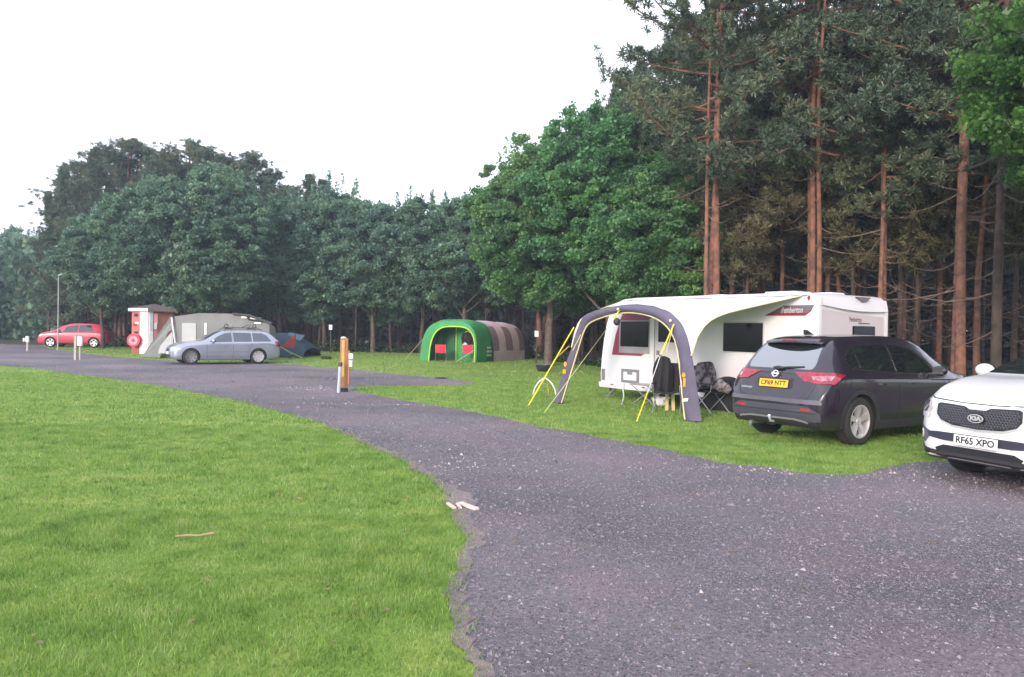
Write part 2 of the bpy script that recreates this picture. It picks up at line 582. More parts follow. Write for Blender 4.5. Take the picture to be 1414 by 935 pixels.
def blades(n, z0, z1, h, w, rg):
    x, y = visible_xy(n, z0, z1, rg)
    keep = ~in_poly(x + rg.normal(0, .05, n), y + rg.normal(0, .07, n), ROADC)
    # ragged fringe hanging over the gravel edge
    x, y = x[keep], y[keep]
    keep = ~in_poly(x, y, FOREST); x, y = x[keep], y[keep]
    N = len(x)
    p = patch(x, y)
    hh = h * rg.uniform(.5, 1.3, N) * (1 + .35 * p)
    a = rg.uniform(0, 2 * PI, N)
    lean = rg.uniform(.1, .9, N) * hh
    la = rg.uniform(0, 2 * PI, N)
    co = np.zeros((N, 3, 3))
    ww = w * rg.uniform(.6, 1.3, N)
    co[:, 0, 0] = x - np.cos(a) * ww; co[:, 0, 1] = y - np.sin(a) * ww
    co[:, 1, 0] = x + np.cos(a) * ww; co[:, 1, 1] = y + np.sin(a) * ww
    co[:, 2, 0] = x + np.cos(la) * lean; co[:, 2, 1] = y + np.sin(la) * lean; co[:, 2, 2] = hh
    return co


leaf_mat('grass_blade', (.095, .185, .03), (.19, .315, .06), (.31, .39, .12), .4, 3.2)
rg = np.random.default_rng(5)
parts = [blades(150000, 3.2, 7, .034, .0028, rg), blades(170000, 7, 13, .036, .005, rg), blades(150000, 13, 26, .040, .010, rg), blades(80000, 26, 56, .05, .02, rg)]
co = np.concatenate(parts)
o = link('grass', tris_mesh('grass', co), MATS['grass_blade'])
tag(o, 'short mown green grass of the lawns beside the gravel road', 'grass', kind='stuff')

# ------------------------------------------------------------------ loose stones (stuff)


def stones(n, z0, z1, s, rg, flt=None):
    x, y = visible_xy(n, z0, z1, rg)
    k = in_poly(x, y, ROADC)
    if flt is not None: k &= flt(x, y)
    x, y = x[k], y[k]; N = len(x)
    base = np.array([[1, 0, 0], [-.5, .87, 0], [-.5, -.87, 0], [0, 0, .8]])
    tris = np.array([[0, 1, 3], [1, 2, 3], [2, 0, 3]])
    sz = s * rg.lognormal(0, .45, N)
    v = base[None] * sz[:, None, None] * rg.uniform(.6, 1.3, (N, 4, 3))
    a = rg.uniform(0, 2 * PI, N); ca, sa = np.cos(a), np.sin(a)
    vx = v[..., 0] * ca[:, None] - v[..., 1] * sa[:, None]; vy = v[..., 0] * sa[:, None] + v[..., 1] * ca[:, None]
    v[..., 0] = vx + x[:, None]; v[..., 1] = vy + y[:, None]; v[..., 2] += .004
    return v[:, tris].reshape(-1, 3, 3)


def stone_mat(name, cols):
    m = bpy.data.materials.new(name); m.use_nodes = True
    nt = m.node_tree; b = nt.nodes['Principled BSDF']; b.inputs['Roughness'].default_value = .8
    geo = nt.nodes.new('ShaderNodeNewGeometry')
    wn = nt.nodes.new('ShaderNodeTexWhiteNoise'); wn.noise_dimensions = '3D'
    sn = nt.nodes.new('ShaderNodeVectorMath'); sn.operation = 'SNAP'; sn.inputs[1].default_value = (.03, .03, 1)
    nt.links.new(geo.outputs['Position'], sn.inputs[0]); nt.links.new(sn.outputs[0], wn.inputs['Vector'])
    cr = nt.nodes.new('ShaderNodeValToRGB'); e = cr.color_ramp.elements
    cr.color_ramp.interpolation = 'CONSTANT'
    e[0].color = (*cols[0], 1); e[1].position = .95; e[1].color = (*cols[-1], 1)
    for i, c in enumerate(cols[1:-1]):
        k = e.new((i + 1) * .95 / (len(cols) - 1)); k.color = (*c, 1)
    nt.links.new(wn.outputs['Value'], cr.inputs['Fac']); nt.links.new(cr.outputs['Color'], b.inputs['Base Color'])
    MATS[name] = m
    return m


SM = stone_mat('chippings', [(.075, .07, .085), (.135, .122, .15), (.175, .145, .17), (.11, .10, .12), (.19, .16, .18), (.29, .27, .29)])
earth_f = lambda x, y: np.abs(x - np.interp(y, LEy, LEx) - .06) < rg.exponential(.10, len(x))
_s = sorted([(b_, a) for a, b_ in LE if 3 < b_ < 16]); LEy = [q[0] for q in _s]; LEx = [q[1] for q in _s]
co = np.concatenate([stones(90000, 3.2, 13, .009, rg, earth_f), stones(60000, 3.2, 7, .0052, rg), stones(60000, 7, 15, .0085, rg), stones(20000, 15, 30, .014, rg)])
tag(link('gravel_chippings', tris_mesh('gr', co), SM), 'loose grey and mauve chippings lying over the gravel road', 'gravel', kind='stuff')
PALE = stone_mat('pale_chippings', [(.42, .37, .38), (.34, .29, .30), (.5, .44, .45)])
c0 = G(450, 537); c1 = G(1090, 648); c2 = G(630, 640); c3 = G(1290, 640)


def near_pts(x, y):
    k = np.zeros(len(x), bool)
    for c, rx, ry in ((c0, 1.6, 1.0), (c1, 1.5, .35), (G(1180, 655), 1.2, .25), (c2, .35, .8), (G(600, 560), 4, .2)):
        k |= (((x - c.x) / rx) ** 2 + ((y - c.y) / ry) ** 2) < rg.uniform(.1, 1.2, len(x))
    return k


co = np.concatenate([stones(40000, 6, 26, .011, rg, near_pts), stones(260, 3.5, 16, .008, rg)])
tag(link('pale_stones', tris_mesh('pg', co), PALE), 'scattered pale stones along the edges of the gravel road', 'stones', kind='stuff')

# fallen leaves and bits of twig lying about on the near grass and gravel
x, y = visible_xy(420, 3.4, 16, rg)
cc_ = np.stack([x, y, np.where(in_poly(x, y, ROADC), .012, .034)], 1)
tag(link('fallen_leaves', quads_mesh('fl', leaf_quads(cc_, .022, 1.8, rg, 2.5)), mat('dry_leaf', (.24, .17, .09), .8, col2=(.13, .09, .05), scale=3)), 'dry leaves and bits of twig scattered on the near grass and gravel', 'leaves', kind='stuff')

# ================================================================== TREES
BARK_PINE = mat('pine_bark', (.24, .108, .072), .9, col2=(.085, .045, .038), scale=5, bump=1.0, bscale=22, lo=.3, hi=.62)
BARK_GREY = mat('grey_bark', (.15, .11, .085), .9, col2=(.07, .055, .05), scale=5, bump=1.0, bscale=22)
BARK_DIM = mat('dim_bark', (.09, .06, .05), .9, col2=(.045, .03, .028), scale=4, bump=.8, bscale=20)  # darker bark copy; shade of the deep wood put into its colour
DEAD = mat('dead_twig', (.19, .14, .115), .9, col2=(.10, .07, .06), scale=8)
leaf_mat('leaf_oak', (.050, .135, .060), (.090, .225, .085), (.17, .33, .10), .38)
leaf_mat('leaf_dark', (.070, .145, .115), (.110, .205, .140), (.17, .28, .155), .38)
leaf_mat('leaf_bright', (.05, .12, .02), (.08, .17, .03), (.12, .22, .045), .45)
leaf_mat('leaf_deep_shade', (.014, .024, .020), (.022, .036, .026), (.034, .052, .032), .1)  # very dark leaf copy, imitating the shade inside the far wood
leaf_mat('needle', (.050, .082, .056), (.088, .128, .080), (.17, .185, .10), .28)
leaf_mat('needle_brown', (.095, .078, .045), (.12, .11, .055), (.12, .13, .065), .2)


def limb(mb, a, c, r0, r1, n=6, bend=.15, rg=random, seg=6):
    a, c = Vector(a), Vector(c); L_ = (c - a).length
    off = Vector([rg.uniform(-1, 1) for _ in range(3)]) * L_ * bend
    pts, rad = [], []
    for i in range(seg):
        t = i / (seg - 1)
        pts.append(a.lerp(c, t) + off * math.sin(PI * t) + Vector((0, 0, -.12 * L_ * math.sin(PI * t))))
        rad.append(r0 + (r1 - r0) * t)
    mb.tube(pts, rad, n)
    return pts


def broad_tree_meshes(seed, h, base, rx, leaf=.14, cover=2.1, boughs=16, stems=1, shoots=6, lmat='leaf_oak', bark=BARK_GREY, r0=.16):
    rg = random.Random(seed); rn = np.random.default_rng(seed)
    tb = MB(); cc = []
    hc = (h - base) / 2; zc = base + hc
    cents = []
    for i in range(boughs):
        ga = i * 2.399963 + rg.uniform(-.3, .3)
        v = 1 - 2 * (i + .5) / boughs
        v = max(-.92, min(.9, v + rg.uniform(-.1, .1)))
        rr = math.sqrt(1 - v * v)
        k = rg.uniform(.50, .80)
        # wider low down, narrowing to the top
        wd = rx * (1.0 - .30 * max(0, v)) * k
        c = Vector((math.cos(ga) * rr * wd, math.sin(ga) * rr * wd, zc + v * hc * .72))
        rad = rx * rg.uniform(.30, .44)
        cents.append((c, rad))
    cents.append((Vector((0, 0, zc + hc * .35)), rx * .5)); cents.append((Vector((0, 0, zc - hc * .3)), rx * .5))
    for c, rad in cents:
        area = 4 * PI * rad * rad
        nl = int(area * cover / (leaf * leaf * .62))
        ncl = max(14, int(area / .55))
        d = rn.normal(size=(ncl, 3)); d /= np.linalg.norm(d, axis=1, keepdims=True)
        cl = np.array(c) + d * rad * rn.uniform(.62, 1.12, (ncl, 1)) * np.array([1, 1, .8])
        idx = rn.integers(0, ncl, nl)
        dd = rn.normal(size=(nl, 3)); dd /= np.linalg.norm(dd, axis=1, keepdims=True)
        rr = rn.uniform(.12, .42, (nl, 1)) * rn.uniform(.6, 1.3, ncl)[idx][:, None]
        p = cl[idx] + dd * rr * np.array([1, 1, .6])
        cc.append(p)
    for k in range(shoots):
        a = rg.uniform(0, 6.28); q = rg.uniform(.1, .75) * rx
        top = h + rg.uniform(-.6, .9) - .35 * q; x, y = math.cos(a) * q, math.sin(a) * q
        n = 130
        zz = rn.uniform(0, 1, n)
        p = np.stack([x + rn.normal(0, .16, n) * (1.3 - zz), y + rn.normal(0, .16, n) * (1.3 - zz), top - 1.5 + 1.5 * zz], 1)
        cc.append(p)
    p = np.concatenate(cc); p = p[p[:, 2] > base * .72]
    for s in range(stems):
        ox, oy = (0, 0) if stems == 1 else (rg.uniform(-.5, .5), rg.uniform(-.4, .4))
        pts = [(ox, oy, -.1), (ox * 1.0, oy, base * .5), (ox * .9 + rg.uniform(-.15, .15), oy, base * 1.1), (rg.uniform(-.2, .2), 0, zc), (0, 0, h * .9)]
        tb.tube(pts, [r0 * 1.25, r0, r0 * .85, r0 * .5, .02], 9)
    for c, rad in cents:
        z0 = max(base * .7, c.z - rg.uniform(.8, 2.0)); limb(tb, (0, 0, min(z0, h * .8)), c, r0 * .38, .02, 5, .1, rg)
    tm = tb.mesh('trunk', True, 60); cm = quads_mesh('crown', leaf_quads(p, leaf, 1.35, rn))
    return tm, cm, bark, MATS[lmat]


def pine_tree_meshes(seed, h, clear, rx, stems=1, tufts=900, nb=34, lmat='needle', bark=BARK_PINE, r0=.17, dead=16, blade=.155, conic=False, per=40, spread=.9):
    rg = random.Random(seed); rn = np.random.default_rng(seed)
    tb = MB(); db = MB(); pts_all = []
    axis = []
    for s in range(stems):
        a = rg.uniform(0, 6.28) if s else 0; q = 0 if s == 0 else rg.uniform(.3, .55)
        ox, oy = math.cos(a) * q, math.sin(a) * q * .6
        wob = [rg.uniform(-.18, .18) for _ in range(4)]
        P = [(ox, oy, -.1), (ox + wob[0] * .5, oy, h * .25), (ox * 1.1 + wob[1], oy + wob[2], h * .55), (ox * 1.3 + wob[3], oy, h * .8), (ox * 1.3 + wob[1], oy, h * .99)]
        P = [tuple(p) for p in smooth_poly(P, 4)]
        rs = r0 * (1 if s == 0 else rg.uniform(.6, .85))
        tb.tube(P, [max(.02, rs * (1.12 if i == 0 else 1 - .85 * i / (len(P) - 1))) for i in range(len(P))], 10)
        axis.append(P)
    def ax(z, k):
        P = axis[k]
        for i in range(len(P) - 1):
            if P[i][2] <= z <= P[i + 1][2]:
                t = (z - P[i][2]) / (P[i + 1][2] - P[i][2] + 1e-6)
                return Vector(P[i]).lerp(Vector(P[i + 1]), t)
        return Vector(P[-1])
    per_b = max(3, tufts // nb)
    for i in range(nb):
        t = (i + rg.random()) / nb
        z = clear + (h - clear) * t
        a = rg.uniform(0, 6.28)
        prof = (1 - t) ** 1.35 * (.8 + .4 * math.sin(t * 40)) if conic else (math.sin(PI * min(1, .22 + .75 * t)) ** .7)
        Lb = rx * max(.07 if conic else .18, prof) * rg.uniform(.6, 1.15)
        o_ = ax(z, i % stems)
        up = (.05 if conic else .28) * Lb * rg.uniform(.3, 1.5)
        e = o_ + Vector((math.cos(a) * Lb, math.sin(a) * Lb, up))
        bp = limb(tb, o_, e, .045, .012, 5, .10, rg)
        for k in range(per_b):
            u = rg.uniform(.25, 1.05)
            i0 = min(len(bp) - 2, int(u * (len(bp) - 1))); c = bp[i0].lerp(bp[i0 + 1], u * (len(bp) - 1) - i0)
            pts_all.append((c.x + rg.gauss(0, .30 * spread * (1 if not conic else .35 + .65 * prof)), c.y + rg.gauss(0, .30 * spread * (1 if not conic else .35 + .65 * prof)), c.z + rg.gauss(.08, .20 * spread)))
    for k in range(dead):
        z = rg.uniform(.12, 1.0) * clear + .6; a = rg.uniform(0, 6.28); Lb = rg.uniform(.3, 1.7) if k % 11 else rg.uniform(2.0, 3.4)
        o_ = ax(z, k % stems); e = o_ + Vector((math.cos(a) * Lb, math.sin(a) * Lb, rg.uniform(-.35, .6) * Lb))
        bp = limb(db, o_, e, .016 if Lb < 2 else .022, .003, 5, .07, rg)
        if Lb > .8:
            for q in (2, 3, 4):
                m_ = bp[q]; limb(db, m_, m_ + Vector([rg.uniform(-.4, .4), rg.uniform(-.4, .4), rg.uniform(-.1, .35)]), .007, .003, 3, .1, rg, 4)
    T = np.array(pts_all)
    n = len(T) * per
    c = np.repeat(T, per, 0)
    d = rn.normal(size=(n, 3)); d[:, 2] += .35; d /= np.linalg.norm(d, axis=1, keepdims=True)
    w = rn.normal(size=(n, 3)); w -= (w * d).sum(1, keepdims=True) * d; w /= np.linalg.norm(w, axis=1, keepdims=True)
    l = (blade * rn.uniform(.6, 1.3, n))[:, None]; ww = blade * .11
    co = np.empty((n, 4, 3))
    s0 = c + d * l * .12
    co[:, 0] = s0 - w * ww * .4; co[:, 1] = s0 + w * ww * .4; co[:, 2] = s0 + d * l + w * ww; co[:, 3] = s0 + d * l - w * ww
    nf = len(tb.f)
    tb.add(db.v, db.f)
    tm = tb.mesh('trunk', True, 60)
    tm.materials.append(bark); tm.materials.append(DEAD)
    for p in tm.polygons:
        if p.index >= nf: p.material_index = 1
    return tm, quads_mesh('crown', co), bark, MATS[lmat]


def plant_tree(ms, name, x, y, label, group=None, rz=None, s=1.0, cat='tree', sz=None):
    t = thing(name, label, cat, (x, y, 0), random.uniform(0, 6.28) if rz is None else rz, group)
    t.scale = (s, s, sz or s)
    link('trunk', ms[0], ms[2], t)
    link('crown', ms[1], ms[3], t)
    return t


def base_xy(px, depth):
    p = at(px, 460, depth)
    return p.x, p.y


# mesh library
oakA = broad_tree_meshes(1, 11.6, 2.5, 4.3, .085, 2.2, 24, 2, 20, 'leaf_oak', BARK_GREY, .17)
oakB = broad_tree_meshes(2, 9.2, 2.2, 3.5, .085, 2.1, 18, 2, 14, 'leaf_oak', BARK_PINE, .15)
oakC = broad_tree_meshes(3, 10.4, 2.5, 3.7, .095, 1.9, 20, 1, 20, 'leaf_dark', BARK_GREY, .15)
oakD = broad_tree_meshes(4, 10.8, 2.2, 3.4, .095, 1.9, 17, 1, 20, 'leaf_dark', BARK_DIM, .14)
oakE = broad_tree_meshes(8, 11.5, 1.9, 4.2, .10, 1.9, 21, 1, 22, 'leaf_dark', BARK_GREY, .16)
pineA = pine_tree_meshes(11, 14.8, 6.6, 4.1, 3, 1650, 46, r0=.14, dead=22)
pineB = pine_tree_meshes(12, 16.0, 6.8, 3.3, 3, 1500, 42, r0=.13, dead=20)
pineC = pine_tree_meshes(13, 15.0, 5.6, 3.1, 2, 1450, 40, r0=.12, dead=26)
pineD = pine_tree_meshes(14, 16.5, 7.2, 3.3, 2, 1500, 38, r0=.15, dead=30)
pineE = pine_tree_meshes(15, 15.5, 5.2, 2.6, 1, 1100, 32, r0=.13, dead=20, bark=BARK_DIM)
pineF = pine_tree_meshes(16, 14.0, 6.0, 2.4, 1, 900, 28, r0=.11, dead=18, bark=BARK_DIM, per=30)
pineG = pine_tree_meshes(25, 14.5, 6.5, 2.2, 1, 800, 26, r0=.11, dead=14, per=30)
firA = pine_tree_meshes(17, 13.6, 1.6, 4.2, 1, 2400, 70, r0=.17, dead=0, conic=True, blade=.24, per=28, bark=BARK_DIM)
firB = pine_tree_meshes(18, 12.6, 2.2, 3.4, 1, 1900, 60, r0=.15, dead=0, conic=True, blade=.24, per=28, bark=BARK_DIM)
firC = pine_tree_meshes(22, 13, 2.5, 3.0, 1, 1500, 60, r0=.14, dead=0, conic=True, blade=.2, per=26, bark=BARK_DIM, spread=.7)
lowbough = pine_tree_meshes(19, 7.4, 3.6, 2.2, 1, 700, 26, 'needle_brown', r0=.09, dead=16, bark=BARK_DIM)

# --- the front row, each one singled out
T = plant_tree
x, y = base_xy(838, 34.5); T(oakA, 'oak_tree', x, y, 'tallest round bright green broadleaf tree behind the left end of the white caravan', rz=.4)
x, y = base_xy(762, 37); T(oakA, 'oak_tree', x, y, 'bright green tree with orange twin stems just left of the big round tree', rz=2.1, s=.93)
x, y = base_xy(751, 46.5); T(oakB, 'oak_tree', x, y, 'mid green tree standing beside the back end of the green tunnel tent', rz=4.0, s=1.08)
x, y = base_xy(922, 30.5); T(oakB, 'oak_tree', x, y, 'low bright green tree whose branches spread over the caravan roof', rz=5.2, s=.92)
x, y = base_xy(640, 51); T(oakC, 'broadleaf_tree', x, y, 'rounded dark green tree directly behind the green tunnel tent', rz=1.0)
x, y = base_xy(582, 52.5); T(oakD, 'broadleaf_tree', x, y, 'dark green tree with reddish trunk left of the green tunnel tent', rz=2.6, s=.98)
x, y = base_xy(515, 52.5); T(oakC, 'broadleaf_tree', x, y, 'dark green tree behind the wooden post, with domed crown', rz=3.5, s=.98)
x, y = base_xy(448, 53.5); T(oakD, 'broadleaf_tree', x, y, 'blue green tree with ragged pointed top, left of the domed tree behind the post', rz=.2, s=1.06)
x, y = base_xy(385, 55); T(oakE, 'broadleaf_tree', x, y, 'broad green tree behind the rear of the silver estate car', rz=2.2, s=.95)
x, y = base_xy(300, 50); T(oakE, 'broadleaf_tree', x, y, 'full pale green tree over the grey awning behind the silver estate car', rz=4.4, s=1.02)
x, y = base_xy(225, 50); T(oakC, 'broadleaf_tree', x, y, 'pale green tree rising directly above the red brick hut', rz=5.4, s=1.05)
x, y = base_xy(142, 51.5); T(oakD, 'broadleaf_tree', x, y, 'low branched tree whose trunks stand in front of the rear of the red car', rz=0.9, s=.86)
HTS = {}


def topped(ms, name, px, py, d, label, rz=None, wide=1.0, group=None):
    """tree whose tip stands at this height on the skyline"""
    if ms[1].name not in HTS: HTS[ms[1].name] = max(v.co.z for v in ms[1].vertices)
    p = at(px, py, d); k = p.z / HTS[ms[1].name]
    return T(ms, name, p.x, p.y, label, group, rz=rz, s=k * wide, sz=k)


topped(firA, 'spruce_tree', 88, 226, 60, 'dark conifer with tiered branches and thin spire at the left end of the wood', 1.9)
topped(firC, 'spruce_tree', 68, 262, 63, 'lower dark conifer outside the spire at the left end of the wood', .4)
for px, py, d, ms, l in (
        (112, 218, 62, 'C', 'dark pine crown just right of the leftmost spire'), (132, 202, 60, 'F', 'dark thin tipped conifer second from the left end of the wood'), (150, 204, 63, 'D', 'rough pine crown left of the highest peak of the left wood'),
        (168, 190, 60, 'B', 'highest shaggy pine crown above the left of the brick hut'), (192, 192, 61, 'C', 'shaggy pine crown above the brick hut'), (214, 205, 63, 'E', 'pine crown in the shallow dip above the grey awning'),
        (232, 208, 60, 'D', 'pine crown left of the second high peak'), (262, 189, 60, 'B', 'second high peak of the left wood, above the grey awning'), (285, 200, 62, 'C', 'pine crown just right of the second high peak'),
        (308, 212, 60, 'C', 'purplish open pine top left of the sparse pine above the silver car'), (345, 207, 59, 'C', 'sparse pine with gaps showing sky above the silver estate car'), (328, 226, 63, 'E', 'low pine crown filling behind the sparse pine'),
        (372, 232, 61, 'D', 'pine crown on the falling skyline right of the sparse pine'), (398, 252, 62, 'C', 'small reddish pine top in the dip of the skyline'), (430, 238, 60, 'F', 'conifer spires at the right end of the high treetops'), (448, 246, 62, 'F', 'short conifer spire beside the right end of the high treetops')):
    topped({'B': pineB, 'C': pineC, 'D': pineD, 'E': pineE, 'F': firC}[ms], 'pine_tree' if ms != 'F' else 'spruce_tree', px, py, d, l, wide=1.25)
for i, (px, d, s, l) in enumerate([(-20, 92, 1.05, 'hazy green tree cut by the left edge of the photo'), (28, 90, 1.08, 'hazy rounded tree at the far left beyond the red car'), (62, 84, .82, 'small hazy tree between the far left trees and the dark conifer'), (-75, 88, 1.1, 'hazy tree just outside the left edge of the photo')]):
    x, y = base_xy(px, d); T(oakE if i % 2 else oakC, 'broadleaf_tree', x, y, l, s=s)

# pines behind the caravan and the dark car
x, y = base_xy(988, 25.5); T(pineA, 'pine_tree', x, y, 'red barked pine with several stems, leftmost pine above the caravan roof', rz=.6)
x, y = base_xy(1120, 25.5); T(pineB, 'pine_tree', x, y, 'red triple stemmed pine rising behind the corner of the caravan', rz=1.4)
x, y = base_xy(1216, 24.5); T(pineC, 'pine_tree', x, y, 'slim twin stemmed pine behind the small window end of the caravan', rz=3.0)
x, y = base_xy(1328, 21.5); T(pineD, 'pine_tree', x, y, 'large red barked twin pine standing behind the bonnet of the dark car', rz=.1)
x, y = base_xy(1376, 20.5); T(pineE, 'pine_tree', x, y, 'straight brown pine with dead side branches, above the white car mirror', rz=4.2, s=1.05)
x, y = base_xy(1440, 22); T(pineC, 'pine_tree', x, y, 'pine at the right edge of the photo behind the white car', rz=5.2, s=1.02)
x, y = base_xy(1030, 27); T(lowbough, 'pine_tree', x, y, 'small brownish pine with bare twiggy branches right of the leftmost red pine', rz=1.0)
x, y = base_xy(1180, 27); T(lowbough, 'pine_tree', x, y, 'small olive pine between the triple stemmed and the twin stemmed pines', rz=2.4, s=1.1)
x, y = base_xy(1265, 26); T(lowbough, 'pine_tree', x, y, 'short olive needled pine right of the caravan end', rz=4.4, s=1.15)
x, y = base_xy(1400, 24); T(lowbough, 'pine_tree', x, y, 'short pine with pale dead twigs behind the white car', rz=.7, s=1.2)

# bright broadleaf standing just outside the right edge, its boughs reach into the picture
nearoak = broad_tree_meshes(21, 9.5, 3.6, 3.1, .068, 1.5, 20, 1, 4, 'leaf_bright', BARK_GREY, .18)
x, y = base_xy(1592, 14.5); T(nearoak, 'oak_tree', x, y, 'bright green broadleaf tree reaching in at the top right corner', rz=1.2)

for px, d, s, l in ((1010, 28.5, .95, 'slender red stem close right of the leftmost red pines'), (1046, 31, 1.0, 'slender red stem between the leftmost red pines and the caravan corner'), (1078, 29, .9, 'thin red stem left of the triple stemmed pine'), (1142, 28, .97, 'thin red stem just right of the triple stemmed pine'), (1246, 28.5, 1.0, 'thin red stem just outside the caravan end'), (1296, 27, .95, 'thin red stem between the caravan end and the large twin pine'), (1350, 23.5, .95, 'slender red stem close behind the large twin pine')):
    x, y = base_xy(px, d); T(pineG, 'pine_tree', x, y, l, s=s, rz=px * 1.0)

# the wood goes on unseen to the right; added to darken the cars' reflections
for i, (x, y) in enumerate(((17.5, 12), (20, 8.5), (18.5, 4.5), (21, .5), (24, 11), (26, 5), (19, -4), (25, -3), (23, 15), (30, 9))):
    T((pineC, pineB, pineD)[i % 3] if i % 2 else oakC, 'pine_tree' if i % 2 else 'broadleaf_tree', x, y, 'unseen tree added to the wood beyond the right edge', 'trees beyond the right edge', s=1.0)

# --- the wood behind: every trunk a tree
rg = random.Random(99)
placed = []
FR = [Vector((x_, y_)) for x_, y_ in EDGE_W]


def edge_y(x):
    for i in range(len(EDGE_W) - 1):
        if EDGE_W[i][0] <= x <= EDGE_W[i + 1][0]:
            t = (x - EDGE_W[i][0]) / (EDGE_W[i + 1][0] - EDGE_W[i][0]); return EDGE_W[i][1] + t * (EDGE_W[i + 1][1] - EDGE_W[i][1])
    return 100


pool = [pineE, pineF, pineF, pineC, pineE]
nwood = 0
tries = 0
while nwood < 230 and tries < 9000:
    tries += 1
    x = rg.uniform(-34, 34)
    k = rg.random()
    y = edge_y(x) + 1.2 + 26 * k ** 1.25
    if abs(x) > y * .75 + 2: continue
    if any((x - a) ** 2 + (y - c) ** 2 < (2.0 + (.9 if y - edge_y(x) > 10 else 0)) ** 2 for a, c in placed): continue
    placed.append((x, y)); nwood += 1
    deep = y - edge_y(x)
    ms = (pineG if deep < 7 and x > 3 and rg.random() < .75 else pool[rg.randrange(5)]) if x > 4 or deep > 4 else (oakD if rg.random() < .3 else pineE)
    s = rg.uniform(.85, 1.02)
    if x < 3: s = min(s, .62 + .004 * deep) if x > -16 else min(s, .74)
    if x > 3: g, l = 'pines deep in the wood behind the caravan', 'dim slender pine deep in the wood behind the caravan and cars'
    elif x > -17: g, l = 'trees deep in the wood behind the green tent', 'dim slender tree in the dark wood behind the green tent and the post'
    else: g, l = 'trees deep in the wood behind the silver car', 'dim slender tree in the dark wood behind the brick hut and silver car'
    T(ms, 'pine_tree', x, y, l, g, rz=rg.uniform(0, 6.28), s=s)

leaf_mat('leaf_under', (.018, .035, .018), (.03, .055, .022), (.055, .085, .03), .2)  # leaf colour darkened to imitate the shade at the wood's foot
# far-off wood that reads as one mass
rn = np.random.default_rng(77)
N = 130000
ang = rn.uniform(-.80, .80, N)
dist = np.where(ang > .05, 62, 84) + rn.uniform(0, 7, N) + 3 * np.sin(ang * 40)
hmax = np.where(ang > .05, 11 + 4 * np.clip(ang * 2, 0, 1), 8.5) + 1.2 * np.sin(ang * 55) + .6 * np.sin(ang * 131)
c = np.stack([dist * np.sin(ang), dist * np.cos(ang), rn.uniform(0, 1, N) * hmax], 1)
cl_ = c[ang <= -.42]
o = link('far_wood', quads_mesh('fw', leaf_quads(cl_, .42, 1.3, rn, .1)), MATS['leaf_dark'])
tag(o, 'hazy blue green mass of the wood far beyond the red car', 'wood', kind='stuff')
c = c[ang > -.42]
o = link('far_wood', quads_mesh('fw', leaf_quads(c, .5, 1.3, rn, .1)), MATS['leaf_deep_shade'])
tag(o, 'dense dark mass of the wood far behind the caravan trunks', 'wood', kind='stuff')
# brambles and low growth along the wood edge
N = 26000
t = rn.uniform(-30, 30, N)
yy = np.array([edge_y(v) for v in t]) + rn.exponential(1.6, N) + .6
cl = np.abs(np.sin(t * 1.7) + np.sin(t * .63 + 1)) * .5
c = np.stack([t + rn.normal(0, .3, N), yy, rn.uniform(0, 1, N) ** 1.6 * (.25 + .7 * cl)], 1)
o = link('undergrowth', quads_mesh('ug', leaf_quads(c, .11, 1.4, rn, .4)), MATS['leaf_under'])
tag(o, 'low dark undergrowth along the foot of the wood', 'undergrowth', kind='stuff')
# ================================================================== VEHICLES
def pchip(xs, ys, x):
    xs = np.array(xs, float); ys = np.array(ys, float)
    h = np.diff(xs); d = np.diff(ys) / h
    m = np.zeros(len(xs))
    m[0], m[-1] = d[0], d[-1]
    for i in range(1, len(xs) - 1):
        if d[i - 1] * d[i] > 0:
            w1 = 2 * h[i] + h[i - 1]; w2 = h[i] + 2 * h[i - 1]
            m[i] = (w1 + w2) / (w1 / d[i - 1] + w2 / d[i])
    i = np.clip(np.searchsorted(xs, x) - 1, 0, len(xs) - 2)
    t = (x - xs[i]) / h[i]
    return ((2 * t ** 3 - 3 * t ** 2 + 1) * ys[i] + (t ** 3 - 2 * t ** 2 + t) * h[i] * m[i] + (-2 * t ** 3 + 3 * t ** 2) * ys[i + 1] + (t ** 3 - t ** 2) * h[i] * m[i + 1])


def section(zb, zs, zt, ws, wb, wt):
    top = zt - zs
    return [(0, zb), (wb * .8, zb), (wb - .03, zb + .01), (wb, zb + .07), (wb + (ws - wb) * .8, zb + .28 * (zs - zb)), (ws, zb + .62 * (zs - zb)), (ws - .005, zs - .06 * (zs - zb)), (ws - .035, zs),
            (wt + (ws - .035 - wt) * .40, zs + top * .55), (wt, zs + top * .86), (wt - .07, zs + top * .965), (wt * .5, zt - .006), (0, zt)]


def sec_samples(sec, sub):
    out = []
    n = len(sec)
    for i in range(n - 1):
        p0, p1, p2, p3 = sec[max(i - 1, 0)], sec[i], sec[i + 1], sec[min(i + 2, n - 1)]
        for k in range(sub):
            t = k / sub
            T = .5
            m1 = [(p2[a] - p0[a]) * T * .7 for a in (0, 1)]; m2 = [(p3[a] - p1[a]) * T * .7 for a in (0, 1)]
            if i == 0: m1 = [(p2[a] - p1[a]) for a in (0, 1)]
            if i == n - 2: m2 = [p2[0] - p1[0], 0]; m1[1] *= .5
            out.append(tuple((2 * t ** 3 - 3 * t * t + 1) * p1[a] + (t ** 3 - 2 * t * t + t) * m1[a] + (-2 * t ** 3 + 3 * t * t) * p2[a] + (t ** 3 - t * t) * m2[a] for a in (0, 1)))
    out.append(sec[-1])
    out[0] = (0, out[0][1])
    return out


